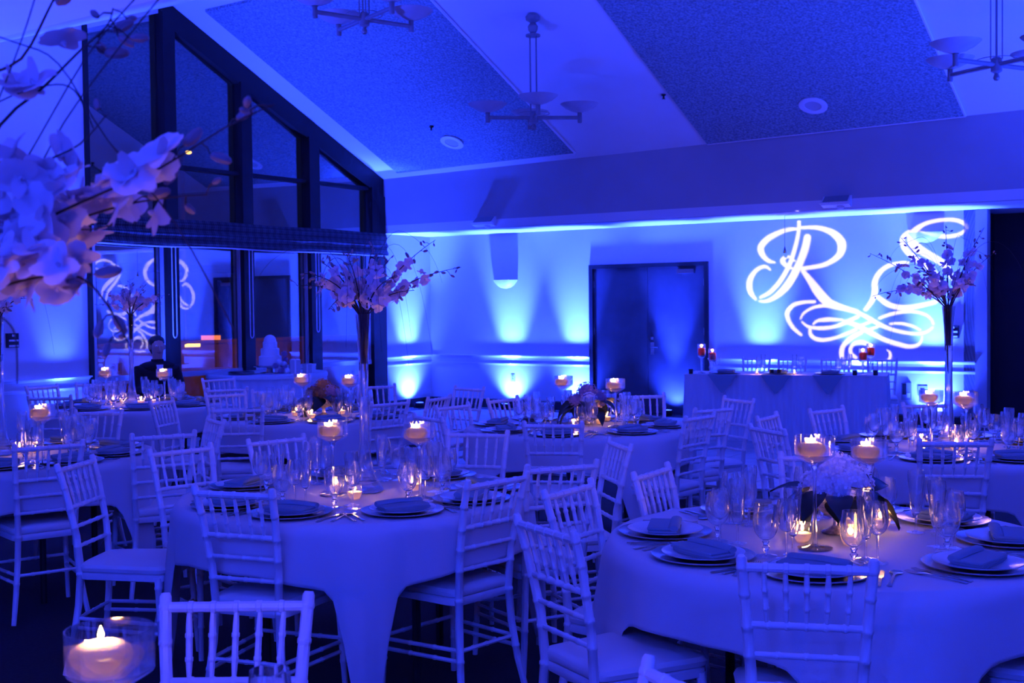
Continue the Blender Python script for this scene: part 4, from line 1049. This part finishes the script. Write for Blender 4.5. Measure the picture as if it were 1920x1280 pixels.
for x, y, l in ((.82, .10, 'small glowing tealight at the front edge of the head table, left one'), (1.24, .10, 'small glowing tealight at the front edge of the head table, right one')):
    r = thing('tealight', l, 'candle', hpt(x, y, HT0), 0, 'tealights on the head table')
    MB().lathe([(.001, .001), (.02, .001), (.024, .02), (.034, .028), (.033, .029), (.022, .022), (.001, .003)], 18).build('glass_dish', 'glass', r); MB().lathe([(.019, .004), (.02, .018), (.001, .019)], 16, capb=True).build('wax', 'wax', r)
    flame(r, .02, 1.1, 1.0)
dark_cup = MB().lathe([(.001, .001), (.022, .001), (.026, .01), (.026, .05), (.03, .058), (.027, .058), (.023, .05), (.001, .045)], 16).mesh('cup', 'black')
for x, y, l in ((.06, .08, 'small dark cup at the door end corner of the head table'), (.98, .12, 'small dark cup between the head table tealights, left one'), (1.07, .11, 'small dark cup between the head table tealights, right one'), (1.90, .08, 'small dark cup left of the right pedestal candles'), (2.12, .10, 'small dark cup right of the right pedestal candles')):
    tag(put('dark_cup', dark_cup, None, hpt(x, y, HT0)), l, 'cup', 'dark cups on the head table')

# ------------------------------------------------------------------ cake table
CX, CY, CR = -3.20, 15.30, .76
ct = thing('cake_table', 'round cake table hidden by a pleated skirt before the windows', 'table', (CX, CY, 0))
put('tabletop', top_me, ct, (0, 0, TZ-.002))
for a in range(4): put('leg', leg_me, ct, (.45*cos(a*PI/2), .45*sin(a*PI/2), 0))
cc = thing('tablecloth', 'white pleated skirt and cloth of the round cake table', 'tablecloth', (CX, CY, 0))
pleated([(CR*cos(-2*PI*i/40), CR*sin(-2*PI*i/40)) for i in range(41)][::-1], .015, TZ-.004, .016, .11).build('pleated_skirt', 'skirt', cc)
MB().lathe([(.001, TZ+.003), (CR+.005, TZ+.003), (CR+.02, TZ-.01), (CR+.025, TZ-.05), (CR+.018, TZ-.05), (CR+.012, TZ-.012), (.001, TZ-.001)], 48).build('cloth_top', 'cloth', cc)
ck = thing('wedding_cake', 'three tier white cake with domed top on a low stand by the window', 'cake', (-3.10, 15.02, TZ+.004))
MB().lathe([(.001, 0), (.13, 0), (.13, .012), (.05, .02), (.04, .06), (.06, .075), (.21, .085), (.212, .098), (.001, .098)], 30).build('stand', 'silver', ck)
for rr_, z0, h_ in ((.145, .098, .125), (.118, .223, .10), (.090, .323, .085)):
    t_ = MB().lathe([(.001, z0), (rr_, z0), (rr_+.002, z0+.006), (rr_, z0+.012), (rr_, z0+h_-.008), (rr_-.008, z0+h_), (.001, z0+h_)], 32).build('tier', 'cake', ck)
    MB().lathe([(rr_+.004*(-1)**i if False else rr_+.001, z0+.002) if i == 0 else (rr_+.007, z0+.008) if i == 1 else (rr_+.001, z0+.014) for i in range(3)], 32).build('piped_border', 'cake', t_)
dm = MB().ball((0, 0, .41), (.082, .082, .085), 16, 10)
dome_o = dm.build('domed_top', 'cake', ck)
for i, (a, z) in enumerate(((0.3, .12), (1.2, .10), (-.5, .11), (.2, .25), (.9, .15), (-.2, .17))):
    m = 'hydp' if i % 2 else 'hyd'; put('sugar_flower', heads[m][0], ck, (.16*cos(a)+.04, -.12*sin(a)-.05, z), (0, 0, i), (.6, .6, .6))
def gift(x, y, z, w, d, h, rz, label):
    r = thing('gift_box', label, 'box', (x, y, z), rz, 'boxes on the cake table')
    MB().box((-w/2, -d/2, 0), (w/2, d/2, h*.8)).build('box_body', 'card', r, False); MB().box((-w/2-.004, -d/2-.004, h*.78), (w/2+.004, d/2+.004, h)).build('lid', 'card', r, False)
    MB().box((-.01, -d/2-.006, 0), (.01, d/2+.006, h+.003)).build('ribbon', 'white', r, False)
gift(-2.78, 14.98, TZ+.004, .13, .13, .17, .3, 'taller pale box right of the cake')
gift(-2.62, 15.12, TZ+.004, .13, .13, .11, -.2, 'lower pale box at the right end of the cake table')
pl = thing('cake_plates', 'small stack of grey plates at the left of the cake table', 'plates', (-3.42, 14.78, TZ+.004))
for i in range(3): put('plate', charger_me, pl, (0, 0, i*.012))
fr = thing('flower_posy', 'small dark and pale posy lying beside the cake stand', 'flowers', (-2.93, 14.86, TZ+.04))
for i, (x, y, z, m) in enumerate(((0, 0, 0, 'hydp'), (.07, .02, .0, 'hyd'), (.03, .05, .03, 'hydp'), (-.05, .03, .01, 'hyd'))): put('hydrangea_head', heads[m][i % 2], fr, (x, y, z), (0, 0, i), (.62, .62, .62))

# ------------------------------------------------------------------ seated guest by the window
PX, PY = -3.72, 12.30
pf = math.radians(-60)             # facing direction
pd = Vector((cos(pf), sin(pf), 0)); pr = Vector((sin(pf), -cos(pf), 0))
def skin_mesh(name, nodes, edges, m, root=0, lv=2, parent=None):
    me = bpy.data.meshes.new(name); me.from_pydata([n[0] for n in nodes], edges, []); me.materials.append(M[m])
    o = put(name, me, parent); sk = o.modifiers.new('skin', 'SKIN'); sk.use_smooth_shade = True
    for i, n in enumerate(nodes):
        r = n[1] if hasattr(n[1], '__len__') else (n[1], n[1]); me.skin_vertices[0].data[i].radius = r
        me.skin_vertices[0].data[i].use_root = (i == root)
    sd = o.modifiers.new('sub', 'SUBSURF'); sd.levels = lv; sd.render_levels = lv
    return o
per = thing('person', 'seated person in a dark suit by the window, head turned aside', 'person', (PX, PY, 0), pf+PI/2)
# local frame: -y is the facing direction, z up; pelvis first
N = [((0, 0, .52), .13), ((0, .02, .68), (.145, .11)), ((0, .03, .86), (.165, .115)), ((0, .02, .98), (.12, .09)), ((0, .015, 1.05), .055), ((0, -.005, 1.11), .052), ((0, -.012, 1.17), (.068, .080)), ((0, -.008, 1.235), (.072, .086)), ((0, .0, 1.29), (.05, .06)),
     ((-.185, .02, .965), .058), ((-.225, -.04, .76), .046), ((-.17, -.25, .74), .036), ((.185, .02, .965), .058), ((.225, -.04, .76), .046), ((.17, -.25, .74), .036),
     ((-.10, -.08, .50), .088), ((-.12, -.42, .50), .066), ((-.12, -.44, .28), .052), ((-.12, -.43, .06), .038), ((-.12, -.53, .04), .034), ((.10, -.08, .50), .088), ((.12, -.42, .50), .066), ((.12, -.44, .28), .052), ((.12, -.43, .06), .038), ((.12, -.53, .04), .034)]
Ed = [(0, 1), (1, 2), (2, 3), (3, 4), (4, 5), (5, 6), (6, 7), (7, 8), (3, 9), (9, 10), (10, 11), (3, 12), (12, 13), (13, 14), (0, 15), (15, 16), (16, 17), (17, 18), (18, 19), (0, 20), (20, 21), (21, 22), (22, 23), (23, 24)]
body = skin_mesh('body', N, Ed, 'skin', 0, 2, per)
J = [(p, (r[0]*1.1+.006, r[1]*1.1+.006) if hasattr(r, '__len__') else r*1.1+.006) for p, r in N]
keep = [0, 1, 2, 3, 9, 10, 11, 12, 13, 14, 15, 16, 17, 18, 20, 21, 22, 23]; ix = {a: i for i, a in enumerate(keep)}
jn = [J[a] for a in keep]; jn[2] = (jn[2][0], (.185, .135)); jn[3] = ((0, .02, 1.0), (.135, .10)); jn[4] = (jn[4][0], .075); jn[7] = (jn[7][0], .075)
skin_mesh('suit', jn, [(ix[a], ix[c]) for a, c in Ed if a in ix and c in ix], 'suit', 0, 2, per)
hp = MB().ball((0, .026, 1.258), (.084, .094, .066), 14, 9).ball((0, .052, 1.20), (.079, .062, .095), 12, 8); hp.build('hair', 'hair', per)
MB().ball((0, .025, .985), (.205, .115, .075), 16, 9).lathe([(.075, 1.0), (.064, 1.075), (.058, 1.075)], 14, (0, .012, 0)).build('jacket_collar', 'suit', per)
MB().tube([(0, -.080, 1.215), (0, -.098, 1.185), (0, -.104, 1.172), (0, -.086, 1.165)], [.006, .010, .013, .008], 8).build('nose', 'skin', per)
for sx in (-1, 1):
    MB().ball((sx*.028, -.078, 1.215), (.012, .008, .008), 8, 6).build('eye', 'white', per); MB().ball((sx*.028, -.086, 1.215), (.005, .003, .005), 8, 6).build('pupil', 'black', per)
    MB().ball((sx*.074, .005, 1.20), (.012, .02, .03), 8, 6).build('ear', 'skin', per)
    hnd = MB(); hx = sx*.165
    hnd.ball((hx, -.30, .735), (.036, .048, .018), 10, 7)
    for q, L in ((-.026, .050), (-.009, .060), (.009, .057), (.026, .045)): hnd.tube([(hx+q, -.335, .738), (hx+q*1.1, -.335-L*.6, .734), (hx+q*1.1, -.335-L, .722)], [.0095, .009, .007], 6)
    hnd.tube([(hx-sx*.03, -.29, .738), (hx-sx*.055, -.32, .734), (hx-sx*.058, -.35, .728)], [.012, .010, .008], 6)
    hnd.build('hand', 'skin', per)
MB().tube([(-.026, -.083, 1.145), (0, -.088, 1.142), (.026, -.083, 1.145)], [.003, .007, .003], 6).build('mouth', 'bud', per)
MB().prism([(-.035, -.10, 1.02), (.035, -.10, 1.02), (.012, -.125, .86), (-.012, -.125, .86)], (0, .012, 0)).build('shirt_front', 'white', per, False)
chair(PX-pd.x*.22, PY-pd.y*.22, (pd.x, pd.y), 'white chair under the seated person in the dark suit', 'white chiavari chairs around the guest tables')

# ------------------------------------------------------------------ monogram projector: a stencil cut with the letters in front of a small lamp
STROKES = []
def S(ox, oy, k_, pts): STROKES.append([(ox+x/k_, oy+y/k_, w/k_) for x, y, w in pts])
a_ = (1390, 400, 6.4); b_ = (1620, 400, 6.4); c_ = (1440, 530, 5.647)
S(*a_, [(692, 95, 34), (690, 200, 35), (665, 330, 38), (625, 480, 42), (575, 620, 45), (500, 760, 45), (420, 870, 45), (330, 955, 40), (230, 1005, 28)])
S(*a_, [(792, 292, 72), (765, 420, 74), (715, 560, 72), (645, 710, 75), (560, 850, 75), (460, 960, 60), (360, 1030, 42), (280, 1055, 30), (215, 1052, 18)])
S(*a_, [(660, 185, 28), (540, 200, 40), (420, 245, 50), (310, 310, 60), (240, 390, 65), (235, 450, 62), (270, 520, 50), (330, 570, 38), (400, 588, 20)])
S(*a_, [(735, 170, 32), (880, 168, 38), (1010, 195, 50), (1120, 250, 68), (1190, 330, 82), (1207, 400, 84), (1180, 490, 65), (1090, 570, 50), (960, 625, 42), (740, 660, 38)])
S(*a_, [(740, 690, 40), (830, 810, 65), (930, 950, 90), (1030, 1060, 90), (1110, 1100, 75), (1250, 1140, 52), (1385, 1180, 45)])
S(*a_, [(345, 675, 20), (300, 640, 30), (240, 645, 36), (170, 690, 42), (115, 770, 55), (95, 850, 60), (105, 930, 55), (135, 985, 42), (172, 1027, 26)])
S(*a_, [(585, 520, 18), (530, 525, 35), (495, 565, 50), (520, 610, 45), (560, 640, 35), (605, 658, 25)])
S(*a_, [(645, 570, 18), (600, 560, 20), (585, 600, 22)])
S(*b_, [(1238, 180, 25), (1200, 120, 36), (1100, 80, 36), (980, 75, 35), (850, 90, 35), (720, 130, 40), (620, 200, 58), (570, 290, 82), (610, 390, 90), (730, 470, 75), (880, 555, 65), (980, 630, 60), (1025, 700, 45), (1050, 770, 40), (1090, 778, 38)])
S(*b_, [(1210, 205, 25), (1130, 255, 35), (1010, 275, 38), (880, 270, 38), (760, 250, 28), (680, 225, 20)])
S(*b_, [(540, 208, 20), (480, 270, 42), (460, 330, 50), (490, 420, 55), (590, 520, 55), (710, 600, 55), (820, 690, 60), (880, 780, 45), (905, 840, 30)])
S(*b_, [(525, 590, 28), (400, 600, 35), (270, 640, 42), (180, 720, 48), (130, 820, 55), (130, 930, 60), (100, 1040, 50), (20, 1150, 40)])
S(*b_, [(170, 1005, 42), (270, 1080, 50), (380, 1120, 50), (520, 1130, 50), (680, 1105, 45), (830, 1070, 40), (870, 1055, 32)])
S(*c_, [(490, 200, 28), (380, 205, 30), (270, 235, 36), (205, 310, 40), (215, 390, 36), (270, 480, 32), (350, 550, 24)])
S(*c_, [(345, 380, 14), (380, 320, 20), (460, 270, 25), (560, 245, 30), (680, 245, 34), (800, 268, 40), (940, 310, 34)])
S(*c_, [(360, 415, 17), (430, 465, 25), (560, 480, 32), (700, 465, 30), (820, 420, 34), (955, 355, 28)])
S(*c_, [(480, 435, 18), (530, 400, 25), (640, 388, 36), (790, 392, 18)])
S(*c_, [(820, 410, 30), (950, 455, 40), (1080, 525, 42), (1230, 600, 38), (1380, 650, 38), (1500, 675, 34), (1590, 655, 28), (1625, 610, 18), (1632, 565, 13)])
S(*c_, [(960, 318, 30), (1060, 370, 35), (1180, 440, 36), (1300, 490, 32), (1440, 525, 30), (1580, 540, 25), (1680, 520, 20), (1745, 470, 14)])
S(*c_, [(1180, 375, 24), (1290, 335, 28), (1430, 308, 28), (1560, 308, 25), (1670, 340, 22), (1730, 390, 20), (1750, 435, 17)])
S(*c_, [(1290, 435, 17), (1400, 430, 25), (1520, 455, 25), (1610, 500, 17)])
S(*c_, [(975, 455, 24), (1080, 415, 24)]); S(*c_, [(1065, 500, 24), (1170, 460, 22)])
S(*c_, [(445, 490, 24), (450, 545, 32), (500, 590, 34), (590, 605, 32), (720, 580, 28), (840, 535, 28), (930, 495, 24)])
S(*c_, [(990, 525, 30), (900, 570, 38), (810, 650, 40), (780, 720, 42), (785, 790, 36), (815, 835, 24), (900, 855, 18), (1000, 857, 20), (1160, 848, 22), (1260, 830, 20), (1295, 780, 24), (1290, 740, 20), (1262, 710, 9)])
S(*c_, [(930, 790, 28), (880, 750, 30), (875, 690, 30), (920, 640, 34), (1000, 632, 38), (1080, 660, 32), (1110, 690, 24)])
nbk = Vector((.62, 1, 0)).normalized(); Kv = Vector((K[0], K[1], 0))
def wall_tz(px, py):           # where the stroke falls on the back wall: distance along the wall and height
    d = fwd+rt*((px-960)/2200)-up*((py-640)/2200); o = Vector((0, 0, CAM_H)); lam = (Kv-o).dot(nbk)/d.dot(nbk); p = o+d*lam
    return (p-Kv).dot(ev.to_3d()), p.z, lam/2200
T0, T1, Z0, Z1, RS = 5.0, 8.6, .55, 2.72, .0055
nx, nz = int((T1-T0)/RS), int((Z1-Z0)/RS)
gx, gz = np.meshgrid(T0+(np.arange(nx)+.5)*RS, Z0+(np.arange(nz)+.5)*RS)
open_ = np.zeros((nz, nx), bool)
for st_ in STROKES:
    pts = [wall_tz(x, y)+(w,) for x, y, w in st_]; fine = []
    for i in range(len(pts)-1):                      # Catmull-Rom through the points
        a = np.array(pts[max(i-1, 0)]); b2 = np.array(pts[i]); c2 = np.array(pts[i+1]); d2 = np.array(pts[min(i+2, len(pts)-1)])
        for u in np.linspace(0, 1, 6)[:-1]: fine.append(.5*((2*b2)+(c2-a)*u+(2*a-5*b2+4*c2-d2)*u*u+(3*b2-a-3*c2+d2)*u**3))
    fine.append(np.array(pts[-1]))
    for p, q in zip(fine, fine[1:]):
        r0, r1 = p[2]*p[3]*.5*1.25, q[2]*q[3]*.5*1.25; rm = max(r0, r1)
        i0 = max(0, int((min(p[0], q[0])-rm-T0)/RS)); i1 = min(nx, int((max(p[0], q[0])+rm-T0)/RS)+2); j0 = max(0, int((min(p[1], q[1])-rm-Z0)/RS)); j1 = min(nz, int((max(p[1], q[1])+rm-Z0)/RS)+2)
        if i1 <= i0 or j1 <= j0: continue
        X = gx[j0:j1, i0:i1]-p[0]; Y = gz[j0:j1, i0:i1]-p[1]; dx, dy = q[0]-p[0], q[1]-p[1]; L2 = dx*dx+dy*dy+1e-12
        u = np.clip((X*dx+Y*dy)/L2, 0, 1); dd = np.hypot(X-u*dx, Y-u*dy); open_[j0:j1, i0:i1] |= dd < (r0+(r1-r0)*u)
LP = Vector((-.55, -1.0, 3.05)); KF = .03
def plate_pt(t, z):
    p = Kv+ev.to_3d()*t+Vector((0, 0, z)); return (p-LP)*KF
V = []; F = []
for j in range(nz):
    row = open_[j]; i = 0
    while i < nx:
        if row[i]: i += 1; continue
        k_ = i
        while k_ < nx and not row[k_]: k_ += 1
        n0 = len(V)
        for (t, z) in ((T0+i*RS, Z0+j*RS), (T0+k_*RS, Z0+j*RS), (T0+k_*RS, Z0+(j+1)*RS), (T0+i*RS, Z0+(j+1)*RS)): V.append(plate_pt(t, z))
        F.append((n0, n0+1, n0+2, n0+3)); i = k_
M0, M1, N0, N1 = -1.0, 14.0, -5.0, 9.0
for (t0, t1, z0, z1) in ((M0, T0, N0, N1), (T1, M1, N0, N1), (T0, T1, N0, Z0), (T0, T1, Z0+nz*RS, N1), (T0+nx*RS, T1, Z0, Z1)):
    n0 = len(V); V += [plate_pt(t0, z0), plate_pt(t1, z0), plate_pt(t1, z1), plate_pt(t0, z1)]; F.append((n0, n0+1, n0+2, n0+3))
gp = thing('monogram_projector', 'black projector above and behind the viewer throwing the letters onto the wall', 'projector', LP)
MB().add(V, F).build('stencil', 'black', gp, False)
tgt = Kv+ev.to_3d()*6.85+Vector((0, 0, 1.7)); ax = (tgt-LP).normalized()
hs = MB(); hs.lathe([(.001, -.12), (.09, -.12), (.11, -.08), (.11, -.03)], 20); hm_ = hs.build('lamp_housing', 'black', gp)
hm_.rotation_euler = ax.to_track_quat('Z', 'Y').to_euler()
MB().tube([(0, 0, .0), (0, 0, .95)], .02, 8).build('drop_pole', 'black', gp, True, -ax*.2)
light('monogram_lamp', 'SPOT', LP, 18000.0, (1.0, .80, .92), tgt, None, spot_size=math.radians(19), spot_blend=.02, shadow_soft_size=.0004)

# ------------------------------------------------------------------ the night outside the windows
struct('ground', MB().sbox(-25, 45, -60, -.16, -.35, -.25), 'asphalt')
bd = thing('building', 'low dark brick building across the car park outside the windows', 'building', R3(0, 0, 0))
def rel(mb): 
    mb.v = [tuple(Vector(p)-R3(0, 0, 0)) for p in mb.v]; return mb
rel(MB().sbox(-22, 14, -34, -28, -.3, 3.2)).build('wall', 'brick', bd, False)
rel(MB().sbox(-23, 15, -35, -27.4, 3.2, 3.5)).build('roof', 'darkw', bd, False)
for s in (-14, -8, -2, 4, 10): rel(MB().sbox(s, s+1.6, -28.06, -27.95, .9, 2.3)).build('window', 'pane', bd, False)
gw = thing('garden_wall', 'low brown brick wall outside the windows under orange light', 'wall', R3(0, 0, 0))
rel(MB().sbox(-14, 12, -8.3, -8.0, -.3, .86)).build('wall_body', 'brick', gw, False)
rel(MB().sbox(-14, 12, -8.34, -7.96, .86, .93)).build('coping', 'brick', gw, False)
wl = thing('bollard_lamp', 'amber lamp on the low brown wall outside the window', 'lamp', R3(-2.12, -7.9, .84)); MB().box((-.15, -.05, -.035), (.15, .05, .035)).build('tube', 'amber', wl, False); MB().box((-.17, -.07, .035), (.17, .07, .05)).build('hood', 'black', wl, False)
ol = thing('bollard_lamp', 'orange lamp box on the low brown wall outside the window', 'lamp', R3(-2.85, -8.15, .93)); MB().box((-.20, -.06, 0), (.20, .06, .10)).build('lamp_box', 'orange', ol, False); MB().box((-.22, -.08, .10), (.22, .08, .12)).build('hood', 'black', ol, False)
light('added_wall_glow', 'SPOT', R3(-2.5, -4.0, 3.2), 700, (1.0, .36, .07), R3(-2.5, -8.0, .2), spot_size=math.radians(110), spot_blend=1.0, shadow_soft_size=.1)  # added spot gives the low wall its orange glow, no lamp hangs here
sl = thing('street_lamp', 'street lamp with twin glowing heads seen through the upper window', 'street lamp', R3(-2.55, -8.6, -.25))
MB().tube([(0, 0, 0), (0, 0, 5.2)], .05, 8).build('pole', 'black', sl)
for sx in (-1, 1):
    MB().tube([(0, 0, 5.2), (sx*.16, -.08, 5.3)], .02, 6).build('arm', 'black', sl); MB().ball((sx*.17, -.09, 5.27), (.07, .06, .04), 10, 6).build('lamp_head', 'amber', sl)
light('added_lot_glow', 'POINT', R3(-4.5, -25.5, 2.5), 160, (1.0, .40, .08), shadow_soft_size=.2)  # unseen lamp added for a brown glow on ground and building
